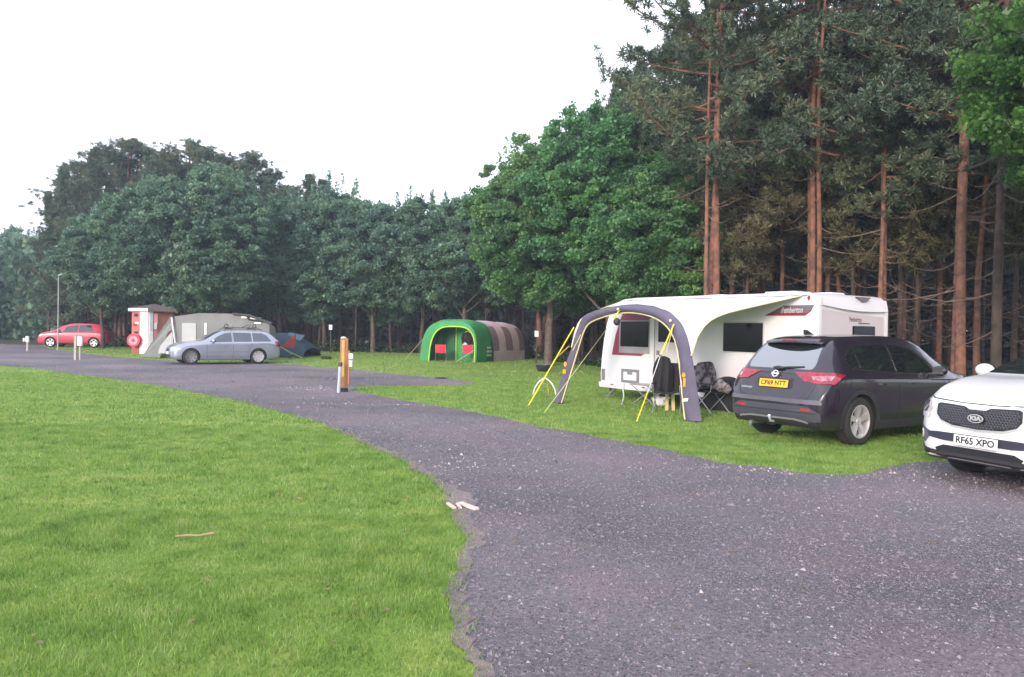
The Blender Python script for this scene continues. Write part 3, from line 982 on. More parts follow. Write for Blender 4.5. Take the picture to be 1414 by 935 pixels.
def loft_body(st, step=.045, sub=4):
    st = np.array(st, float)
    X = []
    for i in range(len(st) - 1):
        n = max(1, int(math.ceil((st[i + 1][0] - st[i][0]) / step)))
        X += list(np.linspace(st[i][0], st[i + 1][0], n, endpoint=False))
    X.append(st[-1][0]); X = np.array(X)
    P = np.stack([pchip(st[:, 0], st[:, k], X) for k in range(1, 7)], 1)
    rings = []
    for x, p in zip(X, P):
        s = sec_samples(section(*p), sub)
        ring = [(x, -y, z) for y, z in s] + [(x, y, z) for y, z in s[-2:0:-1]]
        rings.append(ring)
    mb = MB(); n = len(rings[0])
    vs = [v for r_ in rings for v in r_]
    fs = [(i * n + k, i * n + (k + 1) % n, (i + 1) * n + (k + 1) % n, (i + 1) * n + k) for i in range(len(rings) - 1) for k in range(n)]
    fs.append(tuple(range(n))); fs.append(tuple((len(rings) - 1) * n + k for k in range(n - 1, -1, -1)))
    mb.add(vs, fs)
    return mb.mesh('body')


def cut_arches(me, wheels, dark, depth=.30):
    """boolean wheel arches; wheels = [(x, z, r)]"""
    me.materials.append(dark)
    o = bpy.data.objects.new('tmp', me); COL.objects.link(o)
    cutters = []
    ymax = max(v.co.y for v in me.vertices)
    for x, z, r in wheels:
        for s in (-1, 1):
            mb = MB(); n = 40; a, b_ = (ymax - depth, ymax + .3)
            prof = []
            for k in range(n):
                t = 2 * PI * k / n
                px, pz = r * math.cos(t), r * math.sin(t)
                prof.append((x + px, pz + z))
            mb.prism([(p[0], s * a, p[1]) for p in prof], (0, s * (b_ - a), 0))
            cm = mb.mesh('cut'); cm.materials.append(None); cm.materials.append(dark)
            for p in cm.polygons: p.material_index = 1
            c = bpy.data.objects.new('cut', cm); COL.objects.link(c); cutters.append(c)
            md = o.modifiers.new('b', 'BOOLEAN'); md.operation = 'DIFFERENCE'; md.object = c; md.solver = 'EXACT'; md.material_mode = 'INDEX'
    bpy.context.view_layer.update()
    dg = bpy.context.evaluated_depsgraph_get()
    nm = bpy.data.meshes.new_from_object(o.evaluated_get(dg))
    bpy.data.objects.remove(o)
    for c in cutters: bpy.data.objects.remove(c)
    return nm


def bvh_of(me):
    bm = bmesh.new(); bm.from_mesh(me)
    t = BVHTree.FromBMesh(bm); bm.free()
    return t


def decal(bvh, poly, view, off=.005, grid=.05, back=None, rnd=0, sub=3):
    """a shaped panel following the body: poly in the (u,v) plane of a side/rear/front/top view"""
    if isinstance(view, str):
        view = {'left': ((0, 1, 0), (1, 0, 0)), 'right': ((0, -1, 0), (1, 0, 0)), 'rear': ((-1, 0, 0), (0, 1, 0)), 'front': ((1, 0, 0), (0, 1, 0)), 'top': ((0, 0, 1), (1, 0, 0))}[view]
    nrm = Vector(view[0]).normalized(); U = Vector(view[1]).normalized()
    V = Vector((0, 0, 1)) if abs(nrm.z) < .9 else Vector((0, 1, 0))
    V = (V - nrm * V.dot(nrm)).normalized()
    ctr = Vector(view[2]) if len(view) > 2 else Vector((0, 0, 0))
    if rnd:
        # rounded corners
        q = []
        n = len(poly)
        for i in range(n):
            p = Vector(poly[i]); a = Vector(poly[i - 1]); c = Vector(poly[(i + 1) % n])
            da, dc = (a - p), (c - p); ra = min(rnd, da.length * .45); rc = min(rnd, dc.length * .45)
            s_, e_ = p + da.normalized() * ra, p + dc.normalized() * rc
            for k in range(sub + 1):
                t = k / sub; q.append((s_ * (1 - t) ** 2 + p * 2 * t * (1 - t) + e_ * t * t))
        poly = [tuple(p) for p in q]
    bm = bmesh.new()
    f = bm.faces.new([bm.verts.new((p[0], p[1], 0)) for p in poly])
    us = [p[0] for p in poly]; vs_ = [p[1] for p in poly]
    for ax, lo, hi in ((0, min(us), max(us)), (1, min(vs_), max(vs_))):
        k = math.floor(lo / grid) + 1
        while k * grid < hi:
            co = [0, 0, 0]; co[ax] = k * grid; no = [0, 0, 0]; no[ax] = 1
            bmesh.ops.bisect_plane(bm, geom=bm.verts[:] + bm.edges[:] + bm.faces[:], plane_co=co, plane_no=no)
            k += 1
    bmesh.ops.triangulate(bm, faces=[f for f in bm.faces if len(f.verts) > 4])
    bn = {}
    last = None
    for v in bm.verts:
        o_ = ctr + U * v.co.x + V * v.co.y + nrm * 5
        hit, n_, _, _ = bvh.ray_cast(o_, -nrm)
        if hit is None:
            hit, n_, _, _ = bvh.find_nearest(ctr + U * v.co.x + V * v.co.y + nrm * .5)
        if n_.dot(nrm) < 0: n_ = -n_
        bn[v] = n_
        v.co = hit + n_ * off
    bm.normal_update()
    fl = sum(1 if f.normal.dot(nrm) > 0 else -1 for f in bm.faces)
    if fl < 0: bmesh.ops.reverse_faces(bm, faces=bm.faces)
    be = [e for e in bm.edges if len(e.link_faces) == 1]
    r_ = bmesh.ops.extrude_edge_only(bm, edges=be)
    src = {}
    for e in r_['geom']:
        if isinstance(e, bmesh.types.BMVert):
            # push the rim back into the body
            nv = None
            for le in e.link_edges:
                o2 = le.other_vert(e)
                if o2 in bn: nv = bn[o2]
            e.co = e.co - (nv or nrm) * (back if back else off + .004)
    bmesh.ops.recalc_face_normals(bm, faces=bm.faces)
    # keep outward facing
    me = bpy.data.meshes.new('decal'); bm.to_mesh(me); bm.free()
    me.shade_smooth(); me.set_sharp_from_angle(angle=R(40))
    return me


def strip(bvh, pts, w, view, off=.004, grid=.08):
    """narrow band along a polyline"""
    L_, Rr = [], []
    for i, p in enumerate(pts):
        a = Vector(pts[max(i - 1, 0)]); c = Vector(pts[min(i + 1, len(pts) - 1)]); d = (c - a).normalized(); n = Vector((-d.y, d.x))
        L_.append(tuple(Vector(p) + n * w / 2)); Rr.append(tuple(Vector(p) - n * w / 2))
    return decal(bvh, L_ + Rr[::-1], view, off, grid)


TYRE = mat('tyre_rubber', (.022, .021, .023), .85, bump=.4, bscale=60)
RIM = mat('alloy', (.66, .64, .66), .35, metal=.6, rvar=.1)
RIM_D = mat('alloy_dull', (.30, .29, .31), .4, metal=.7)
DARKPL = mat('black_plastic', (.025, .024, .028), .6)
WELL = mat('wheel_well_black', (.010, .010, .011), .95)
GLASS = mat('dark_glass', (.012, .013, .017), .03, spec=.9, coat=.6)
CHROME = mat('chrome', (.80, .80, .84), .28, metal=.65)
REDL = mat('red_lens', (.32, .008, .03), .12, col2=(.17, .004, .015), coat=.8, scale=20)
REDD = mat('red_reflector', (.35, .02, .03), .3)
WHITEL = mat('clear_lens', (.62, .58, .62), .08, coat=1, scale=30, col2=(.35, .33, .38))
PLATEW = mat('white_plate', (.72, .72, .74), .4, col2=(.68, .68, .70))
PLATEY = mat('yellow_plate', (.85, .46, .01), .4, col2=(.8, .42, .01))
INK = mat('black_ink', (.015, .015, .017), .6)


def wheel(parent, x, y, r, w, spokes=5, rim_r=None, rim_m=RIM, style='twin'):
    s = 1 if y > 0 else -1
    rim_r = rim_r or r * .68
    root = MB()
    Mx = Matrix.Translation((x, y, r)) @ Matrix.Rotation(-PI / 2 * s, 4, 'X')   # local +z = outward
    h = w / 2
    prof = [(rim_r, h - .02), (rim_r + .012, h), (r - .035, h), (r - .010, h - .018), (r, h - .045), (r, -h + .045), (r - .01, -h + .018), (r - .035, -h), (rim_r, -h), (rim_r - .01, -h + .03)]
    root.lathe(prof, 40, Mx)
    for k in range(44):   # tread blocks
        a = 2 * PI * k / 44
        root.box((r + .001, 0, 0), (.008, .022, w * .8), Mx @ Matrix.Rotation(a, 4, 'Z'))
    wo = root.build('wheel', TYRE, parent, True)
    m = MB()
    m.lathe([(rim_r + .006, h - .004), (rim_r - .012, h - .004), (rim_r - .02, h - .03), (rim_r - .03, -h + .05), (rim_r - .02, -h)], 40, Mx)
    for k in range(spokes):
        for q in ((-1, 1) if style == 'twin' else (0,)):
            a = 2 * PI * k / spokes + PI / 2 + q * .13
            M2 = Mx @ Matrix.Rotation(a, 4, 'Z')
            wd = .022 if style == 'twin' else rim_r * .125
            zo = h - .035
            m.add([(rim_r * .15, -wd, zo), (rim_r * .15, wd, zo), (rim_r - .015, wd * 1.5, zo + .02), (rim_r - .015, -wd * 1.5, zo + .02),
                   (rim_r * .15, -wd, zo - .05), (rim_r * .15, wd, zo - .05), (rim_r - .015, wd * 1.5, zo - .04), (rim_r - .015, -wd * 1.5, zo - .04)],
                  [(0, 1, 2, 3), (7, 6, 5, 4), (0, 4, 5, 1), (1, 5, 6, 2), (2, 6, 7, 3), (3, 7, 4, 0)], M2)
    m.lathe([(rim_r * .24, h - .06), (rim_r * .22, h - .028), (rim_r * .12, h - .022), (0.001, h - .02)], 20, Mx)
    m.build('rim', rim_m, wo, True)
    d = MB(); d.lathe([(0.001, -.01), (rim_r - .03, -.01)], 30, Mx)
    d.build('brake_disc', WELL, wo)
    return wo


def plate(parent, txt, c, ex, ez, m, w=.52, h=.111):
    c = Vector(c); ex = Vector(ex).normalized(); ez = Vector(ez).normalized(); n = ex.cross(ez)
    b_ = MB()
    F = frame(c, ex, ez)
    b_.box((0, 0, 0), (w, h, .012), F)
    p = b_.build('number_plate', m, parent, bevel=.003)
    text_obj('plate_lettering', txt, .098, F @ Matrix.Translation((0, 0, .009)), INK, p, width=w * .88, bold=.0025)
    return p


def mirror(parent, c, s, m, sc=1.0):
    mb = MB(); mb.blob((c[0], c[1] + s * .10 * sc, c[2]), (.07 * sc, .115 * sc, .075 * sc), 8)
    mb.box((c[0] - .02, c[1] + s * .0, c[2] - .045), (.07, .10, .03))
    mo = mb.build('door_mirror', m, parent, True)
    g = MB(); g.box((c[0] - .066 * sc, c[1] + s * .10 * sc, c[2]), (.012, .17 * sc, .10 * sc)); g.build('mirror_glass', GLASS, mo, bevel=.004)
    return mo


def place(root, wheel_local, world, heading):
    """put root so that the local point (wx,wy) lands on the world ground point"""
    c, s = math.cos(heading), math.sin(heading)
    wx, wy = wheel_local
    root.location = (world[0] - (wx * c - wy * s), world[1] - (wx * s + wy * c), .004)
    root.rotation_euler = (0, 0, heading)


def part(name, me, m, parent):
    me.materials.clear()
    return link(name, me, m, parent)


def mirrored(me):
    me = me.copy(); me.transform(Matrix.Diagonal((1, -1, 1, 1))); me.flip_normals()
    return me


def arc_band(cx, cz, r0, r1, a0, a1, n=16):
    o_ = [(cx + r1 * math.cos(R(a0 + (a1 - a0) * k / n)), cz + r1 * math.sin(R(a0 + (a1 - a0) * k / n))) for k in range(n + 1)]
    i_ = [(cx + r0 * math.cos(R(a0 + (a1 - a0) * k / n)), cz + r0 * math.sin(R(a0 + (a1 - a0) * k / n))) for k in range(n + 1)]
    return o_ + i_[::-1]


def both(name, poly, bvh, m, parent, **kw):
    me = decal(bvh, poly, 'left', **kw)
    part(name, me, m, parent)
    return part(name, mirrored(me), m, parent)


# ------------------------------------------------------------------ dark crossover (seen from behind)
def dark_crossover():
    t = thing('parked_car', 'dark grey crossover with a yellow rear number plate parked on the grass beside the caravan', 'car', group='cars parked on the site')
    P = mat('dark_paint', (.023, .016, .029), .22, col2=(.019, .013, .025), coat=.8, metal=.15, scale=1.5)
    st = [  # x   zb   zs   zt    ws    wb   wt
        (0.00, .42, .60, .74, .62, .60, .50),
        (0.03, .34, .66, .80, .77, .73, .62),
        (0.09, .28, .78, .99, .84, .80, .66),
        (0.16, .25, .87, 1.08, .872, .83, .67),
        (0.28, .235, .94, 1.23, .89, .85, .66),
        (0.45, .22, .99, 1.40, .90, .86, .63),
        (0.64, .21, 1.00, 1.52, .905, .87, .61),
        (1.00, .20, .995, 1.57, .905, .88, .60),
        (1.80, .20, .975, 1.59, .905, .88, .61),
        (2.45, .20, .955, 1.565, .905, .88, .61),
        (2.80, .20, .945, 1.48, .905, .88, .63),
        (3.15, .20, .935, 1.27, .905, .88, .68),
        (3.45, .20, .925, 1.09, .90, .88, .74),
        (3.65, .20, .90, 1.02, .895, .88, .76),
        (4.05, .22, .83, .95, .86, .85, .74),
        (4.26, .25, .74, .86, .78, .76, .66),
        (4.36, .30, .64, .72, .62, .60, .5)]
    me = loft_body(st); bvh = bvh_of(me)
    wr = .345; WX = (.87, 3.516)
    me.materials.append(P)
    me = cut_arches(me, [(x, wr, wr + .055) for x in WX], WELL)
    me.shade_smooth(); me.set_sharp_from_angle(angle=R(38))
    body = link('body', me, P, t)
    for x in WX:
        for y in (-.785, .785): wheel(t, x, y, wr, .22, 5, .235, RIM, 'fat')
    # glazing
    rg_ = [(-.57, 1.075), (.57, 1.075), (.60, 1.15), (.53, 1.40), (.46, 1.455), (-.46, 1.455), (-.53, 1.40), (-.60, 1.15)]
    RG = mat('rear_glass', (.02, .023, .03), .04, spec=1.0, coat=1.0)
    RG.node_tree.nodes['Principled BSDF'].inputs['IOR'].default_value = 2.3
    rw = part('rear_window', decal(bvh, rg_, 'rear', rnd=.04), RG, t)
    both('quarter_window', [(.66, 1.24), (.76, 1.12), (.93, 1.10), (.93, 1.37), (.82, 1.36)], bvh, GLASS, t, rnd=.03)
    both('rear_side_window', [(.97, 1.095), (1.78, 1.045), (1.80, 1.43), (1.25, 1.43), (.97, 1.39)], bvh, GLASS, t, rnd=.03)
    both('front_side_window', [(1.86, 1.03), (3.05, 1.0), (2.70, 1.28), (2.42, 1.41), (1.86, 1.43)], bvh, GLASS, t, rnd=.03)
    part('windscreen', decal(bvh, [(2.52, -.55), (2.52, .55), (3.42, .68), (3.42, -.68)], 'top', rnd=.04), GLASS, t)
    # chrome line and seams
    for s in ('left', 'right'):
        part('window_trim', strip(bvh, [(.64, 1.24), (.75, 1.095), (1.8, 1.02), (3.1, .985)], .010, s, .006), mat('dark_trim', (.09, .09, .10), .3, metal=.8), t)
        part('door_seam', strip(bvh, [(1.0, 1.0), (1.22, .74), (1.30, .40), (1.35, .32)], .008, s, .0015), INK, t)
        part('door_seam', strip(bvh, [(1.83, 1.42), (1.83, .7), (1.86, .32)], .008, s, .0015), INK, t)
        part('door_seam', strip(bvh, [(3.10, 1.0), (3.12, .6), (3.02, .32)], .008, s, .0015), INK, t)
        part('sill_cladding', decal(bvh, [(1.26, .22), (3.12, .22), (3.10, .34), (1.28, .34)], s, .010), DARKPL, t)
        for x in WX:
            part('arch_cladding', decal(bvh, arc_band(x, wr, wr + .050, wr + .115, -12, 192), s, .010), DARKPL, t)
        sy = 1 if s == 'left' else -1
        for x in (1.28, 2.05):
            h_ = MB(); h_.tube([(x, sy * .893, .87), (x + .03, sy * .925, .87), (x + .17, sy * .925, .865), (x + .20, sy * .893, .865)], .013, 8)
            h_.build('door_handle', P, t, True)
    # spoiler + brake light
    sp = MB()
    rows = []
    for x, z, w in ((.36, 1.475, .50), (.38, 1.50, .53), (.60, 1.548, .56), (.80, 1.565, .56)):
        rows.append([(x + (.10 * (abs(k) / 8) ** 2), w * k / 8, z - .035 * (abs(k) / 8) ** 2.2) for k in range(-8, 9)])
    sp.sheet(rows)
    s_ = sp.build('roof_spoiler', P, t, True, thick=.03)
    bl = MB(); bl.box((.372, 0, 1.487), (.02, .26, .018)); bl.build('brake_light', REDL, t, bevel=.004)
    # tail lamps: boomerang on the hatch and wrapping round the corner
    for s in (1, -1):
        nv = Vector((-1, s * .75, .1)).normalized(); U = Vector((s * .0, 1, 0)); U = (U - nv * U.dot(nv)).normalized()
        ctr = Vector((.15, s * .78, .97))
        def u(p): return (p[0] * (1 if s > 0 else -1), p[1])
        pl_ = [u(p) for p in [(-.40, .055), (.16, .085), (.30, .075), (.14, -.075), (-.05, -.09), (-.26, -.065)]]
        if s < 0: pl_ = pl_[::-1]
        tl = part('tail_lamp', decal(bvh, pl_, (nv, U, ctr), .014, .04), REDL, t)
        pl_ = [u(p) for p in [(-.16, .005), (.15, .045), (.09, -.035), (-.04, -.05), (-.14, -.035)]]
        if s < 0: pl_ = pl_[::-1]
        part('lamp_lens', decal(bvh, pl_, (nv, U, ctr), .019, .04), mat('lamp_rose', (.50, .30, .36), .15, col2=(.25, .04, .08), scale=14, coat=1), tl)
    # tailgate shape lines, bumper
    part('tailgate_seam', strip(bvh, [(-.62, 1.06), (-.70, .88), (-.62, .70), (-.55, .655), (.55, .655), (.62, .70), (.70, .88), (.62, 1.06)], .010, 'rear', .002), INK, t)
    part('tailgate_crease', strip(bvh, [(-.60, 1.035), (-.3, 1.02), (.3, 1.02), (.60, 1.035)], .022, 'rear', .010), P, t)
    BG = mat('bumper_grey', (.055, .055, .075), .38, col2=(.045, .045, .062))
    part('bumper_ledge', decal(bvh, [(-.82, .60), (.82, .60), (.80, .66), (-.80, .66)], 'rear', .018, rnd=.02), mat('ledge_sky_sheen', (.11, .105, .135), .35), t)  # ledge painted paler than the bumper to imitate reflected sky
    part('bumper_crease', strip(bvh, [(-.8, .475), (.8, .475)], .012, 'rear', .016), INK, t)
    part('bumper_trim', decal(bvh, [(-.80, .36), (.80, .36), (.80, .47), (.62, .565), (-.62, .565), (-.80, .47)], 'rear', .010, rnd=.03), BG, t)
    part('lower_skirt', decal(bvh, [(-.74, .27), (.74, .27), (.74, .36), (-.74, .36)], 'rear', .016), DARKPL, t)
    part('skid_trim', strip(bvh, [(-.62, .345), (-.40, .375), (.40, .375), (.62, .345)], .02, 'rear', .024), mat('satin_trim', (.35, .34, .37), .4, metal=.5), t)
    for s in (1, -1):
        part('fog_reflector', decal(bvh, [(s * .58 - .09, .50), (s * .58 + .09, .50), (s * .58 + .07, .535), (s * .58 - .07, .535)], 'rear', .016), REDD, t)
    pl_ = decal(bvh, [(-.32, .79), (.32, .79), (.32, .94), (-.32, .94)], 'rear', .004, rnd=.02)
    part('plate_recess', pl_, mat('dark_paint_recess', (.022, .019, .028), .5), t)
    plate(t, 'CP69 NTT', (.020, 0, .862), (0, -1, 0), (.2, 0, 1), PLATEY)
    em = MB(); F = frame((.062, 0, 1.0), (0, -1, 0), (.45, 0, 1))
    em.lathe([(.040, -.004), (.054, -.004), (.054, .010), (.040, .010)], 28, F, closed=True)
    em.box((0, 0, .006), (.135, .022, .012), F)
    em.build('badge', CHROME, t, True)
    text_obj('model_lettering', 'QASHQAI', .036, frame((.052, .50, .775), (0, -1, 0), (.1, 0, 1)) @ Matrix.Translation((0, 0, .035)), CHROME, t, width=.2, depth=.002)
    wp = MB(); wp.tube([(.135, 0, 1.085), (.15, -.15, 1.10), (.18, -.42, 1.115)], .012, 6); wp.blob((.13, 0, 1.085), (.03, .10, .03), 6)
    wp.build('rear_wiper', DARKPL, t, True)
    fin = MB(); fin.prism([(.72, -.012, 1.57), (.95, -.018, 1.575), (.80, -.008, 1.645), (.72, -.006, 1.650)], (0, .028, 0)); fin.build('roof_aerial', DARKPL, t, bevel=.006)
    hook = MB(); hook.tube([(.10, -.0, .30), (-.03, 0, .31), (-.06, 0, .36)], .018, 8); hook.blob((-.06, 0, .385), .026, 7); hook.build('tow_ball', CHROME, t, True)
    ex = MB(); ex.tube([(.02, .42, .25), (.35, .42, .25)], .03, 10); ex.build('exhaust_pipe', RIM_D, t, True)
    for s in (1, -1): mirror(t, (2.78, s * .90, 1.05), s, P, 1.05)
    # interior things seen through the glass are dark; head lamps at the hidden nose
    for s in (1, -1):
        part('headlight', decal(bvh, [(s * .48, .70), (s * .72, .74), (s * .74, .82), (s * .50, .78)], 'front', .008), WHITEL, t)
    return t


ncar = dark_crossover()
place(ncar, (.87, -.90), G(1187, 616), math.atan2(.545, .84))
ncar.scale = (1.01, 1.01, 1.04)


# ------------------------------------------------------------------ white SUV (seen from the front)
def white_suv():
    t = thing('parked_car', 'white SUV with black honeycomb grille and white front plate cut by the right edge', 'car', group='cars parked on the site')
    P = mat('white_paint', (.74, .73, .76), .25, col2=(.70, .69, .73), coat=1.0, scale=1)
    st = [
        (0.00, .40, .66, .90, .66, .62, .54), (0.06, .32, .80, 1.05, .82, .78, .66), (0.3, .25, 1.0, 1.33, .90, .86, .66),
        (0.6, .22, 1.04, 1.57, .92, .88, .62), (1.2, .21, 1.03, 1.62, .925, .89, .62), (2.0, .21, 1.02, 1.635, .925, .89, .62), (2.4, .21, 1.01, 1.58, .925, .89, .63),
        (2.8, .21, 1.0, 1.42, .925, .89, .66), (3.15, .21, 1.01, 1.28, .92, .89, .72), (3.38, .21, 1.0, 1.18, .915, .89, .77), (3.7, .215, .975, 1.13, .91, .885, .79),
        (4.0, .22, .93, 1.05, .89, .87, .78), (4.18, .23, .87, .975, .86, .83, .74), (4.32, .245, .81, .93, .79, .76, .67), (4.40, .26, .74, .90, .68, .66, .58), (4.44, .30, .66, .84, .52, .50, .44)]
    me = loft_body(st); bvh = bvh_of(me)
    wr = .35; WX = (.88, 3.52)
    me.materials.append(P)
    me = cut_arches(me, [(x, wr, wr + .05) for x in WX], WELL)
    me.shade_smooth(); me.set_sharp_from_angle(angle=R(38))
    link('body', me, P, t)
    for x in WX:
        for y in (-.80, .80): wheel(t, x, y, wr, .225, 5, .235, RIM, 'twin')
    part('windscreen', decal(bvh, [(2.42, -.54), (2.42, .54), (3.36, .72), (3.36, -.72)], 'top', rnd=.05), GLASS, t)
    both('front_side_window', [(1.75, 1.05), (2.98, 1.05), (2.55, 1.36), (2.3, 1.47), (1.75, 1.50)], bvh, GLASS, t, rnd=.03)
    both('rear_side_window', [(.85, 1.1), (1.68, 1.06), (1.68, 1.50), (1.0, 1.47)], bvh, GLASS, t, rnd=.03)
    part('rear_window', decal(bvh, [(-.55, 1.12), (.55, 1.12), (.48, 1.45), (-.48, 1.45)], 'rear', rnd=.03), GLASS, t)
    for s in ('left', 'right'):
        part('sill_cladding', decal(bvh, [(1.3, .23), (3.1, .23), (3.1, .36), (1.3, .36)], s, .010), DARKPL, t)
        for x in WX: part('arch_cladding', decal(bvh, arc_band(x, wr, wr + .048, wr + .085, -12, 192), s, .008), DARKPL, t)
        part('door_seam', strip(bvh, [(1.71, 1.45), (1.71, .36)], .008, s, .0015), INK, t)
        part('door_seam', strip(bvh, [(3.05, 1.0), (3.05, .5), (2.95, .36)], .008, s, .0015), INK, t)
    # bonnet shut line
    part('bonnet_seam', strip(bvh, [(-.70, .925), (-.60, .905), (-.2, .885), (.2, .885), (.60, .905), (.70, .925)], .010, 'front', .002), INK, t)
    # grille: chrome surround, dark mesh with honeycomb studs
    ol = [(-.50, .845), (-.47, .86), (-.16, .845), (-.10, .825), (.10, .825), (.16, .845), (.47, .86), (.50, .845), (.50, .74), (.45, .68), (.30, .635), (.12, .625), (0, .618), (-.12, .625), (-.30, .635), (-.45, .68), (-.50, .74)]
    part('grille_surround', decal(bvh, [(x * 1.055, (z - .74) * 1.20 + .74) for x, z in ol], 'front', .012), CHROME, t)
    GR = mat('grille_black', (.012, .012, .016), .45)
    gm = part('grille', decal(bvh, ol, 'front', .018), GR, t)
    hx = MB()
    for i in range(-15, 16):
        for j in range(8):
            x = i * .036 + (.018 if j % 2 else 0); z = .64 + j * .027
            if not in_poly(np.array([x]), np.array([z]), [(a * .96, (b_ - .74) * .9 + .74) for a, b_ in ol])[0]: continue
            if (x / .11) ** 2 + ((z - .735) / .055) ** 2 < 1: continue
            hit, n_, _, _ = bvh.ray_cast(Vector((6, x, z)), Vector((-1, 0, 0)))
            c = hit + Vector((.020, 0, 0))
            pts = [(c.x, c.y + .0165 * math.cos(R(60 * k + 30)), c.z + .0145 * math.sin(R(60 * k + 30))) for k in range(6)]
            pin = [(c.x + .002, c.y + .012 * math.cos(R(60 * k + 30)), c.z + .0105 * math.sin(R(60 * k + 30))) for k in range(6)]
            hx.add(pts + pin, [(k, (k + 1) % 6, 6 + (k + 1) % 6, 6 + k) for k in range(6)])
    hx.build('grille_mesh', mat('grille_web', (.16, .16, .20), .35, metal=.3), gm)
    # badge
    bd = MB(); F = frame((4.474, 0, .735), (0, 1, 0), (0, 0, 1))
    n = 32
    for k in range(n):
        a0, a1 = 2 * PI * k / n, 2 * PI * (k + 1) / n
        def e(a, s): return (.092 * s * math.cos(a), .046 * s * math.sin(a) if s == 1 else .046 * (s - .04) * math.sin(a))
        p = [(*e(a0, 1), .0), (*e(a1, 1), .0), (*e(a1, 1), .012), (*e(a0, 1), .012), (*e(a0, .87), .012), (*e(a1, .87), .012)]
        bd.add(p, [(0, 1, 2, 3), (3, 2, 5, 4)], F)
    bg = bd.build('badge', CHROME, t)
    inn = MB(); inn.add([(.085 * math.cos(2 * PI * k / n), .041 * math.sin(2 * PI * k / n), .006) for k in range(n)], [tuple(range(n))], F)
    inn.build('badge_field', mat('badge_dark', (.05, .05, .07), .3), bg)
    text_obj('badge_lettering', 'KIA', .062, F @ Matrix.Translation((0, 0, .009)), CHROME, bg, width=.13, bold=.003, depth=.002)
    # lamps
    for s in (1, -1):
        nv = Vector((1, s * .75, .25)).normalized(); U = Vector((0, 1, 0)); U = (U - nv * U.dot(nv)).normalized(); ctr = Vector((4.28, s * .64, .79))
        pl_ = [(-.10, .08), (-.12, -.02), (-.09, -.13), (.03, -.12), (.14, -.04), (.30, .11), (.16, .13), (.02, .10)]
        pl_ = [(p[0] * s, p[1]) for p in pl_]
        hl = part('headlight', decal(bvh, pl_ if s > 0 else pl_[::-1], (nv, U, ctr), .012, .04), WHITEL, t)
        pl_ = [(p[0] * .7 * s + .0, p[1] * .6 + .0) for p in [(-.06, .10), (-.08, -.02), (-.04, -.12), (.06, -.10), (.12, .04), (.06, .12)]]
        part('lamp_bezel', decal(bvh, pl_ if s > 0 else pl_[::-1], (nv, U, ctr), .016, .04), mat('lamp_dark', (.05, .05, .06), .2, coat=1), hl)
        # fog lamp pocket
        nv = Vector((1, s * .55, 0)).normalized(); U = Vector((0, 1, 0)); U = (U - nv * U.dot(nv)).normalized(); ctr = Vector((4.3, s * .70, .52))
        pl_ = [(p[0] * s, p[1]) for p in [(-.17, .0), (-.05, -.11), (.12, -.12), (.17, .02), (.17, .16), (.03, .07)]]
        fp = part('fog_lamp_pocket', decal(bvh, pl_ if s > 0 else pl_[::-1], (nv, U, ctr), .010, .04), mat('pocket_grey', (.10, .10, .13), .5), t)
        q = [(.04 * s + .055 * math.cos(2 * PI * k / 16), -.03 + .055 * math.sin(2 * PI * k / 16)) for k in range(16)]
        part('fog_lamp', decal(bvh, q, (nv, U, ctr), .018, .04), WHITEL, fp)
    # lower intake band behind the plate, white lower lip, black chin
    part('intake_band', decal(bvh, [(-.66, .53), (-.5, .545), (.5, .545), (.66, .53), (.62, .475), (.4, .455), (-.4, .455), (-.62, .475)], 'front', .012), mat('intake_blue_black', (.03, .03, .05), .5), t)
    part('lower_intake', decal(bvh, [(-.52, .365), (-.42, .405), (.42, .405), (.52, .365), (.5, .335), (-.5, .335)], 'front', .012), GR, t)
    part('chin_skirt', decal(bvh, [(-.80, .36), (-.60, .335), (.60, .335), (.80, .36), (.78, .25), (-.78, .25)], 'front', .014), DARKPL, t)
    plate(t, 'RF65 XPO', (4.478, 0, .485), (0, 1, 0), (-.05, 0, 1), PLATEW)
    for s in (1, -1): mirror(t, (3.0, s * .92, 1.19), s, P, 1.1)
    wp = MB()
    for y in (-.1, -.5): wp.tube([(3.40, y, 1.115), (3.25, y + .25, 1.19), (3.12, y + .5, 1.26)], .010, 6)
    wp.build('wipers', DARKPL, t, True)
    for s in (1, -1):
        part('tail_lamp', decal(bvh, [(s * .55, .95), (s * .80, .95), (s * .80, 1.05), (s * .60, 1.05)], 'rear', .01), REDL, t)
    return t


kcar = white_suv()
kcar.scale = (1, 1, 1.03)
kh = math.atan2(-math.cos(R(68)), -math.sin(R(68)))
place(kcar, (4.47, 0), at(1347, 611, 8.66), kh)


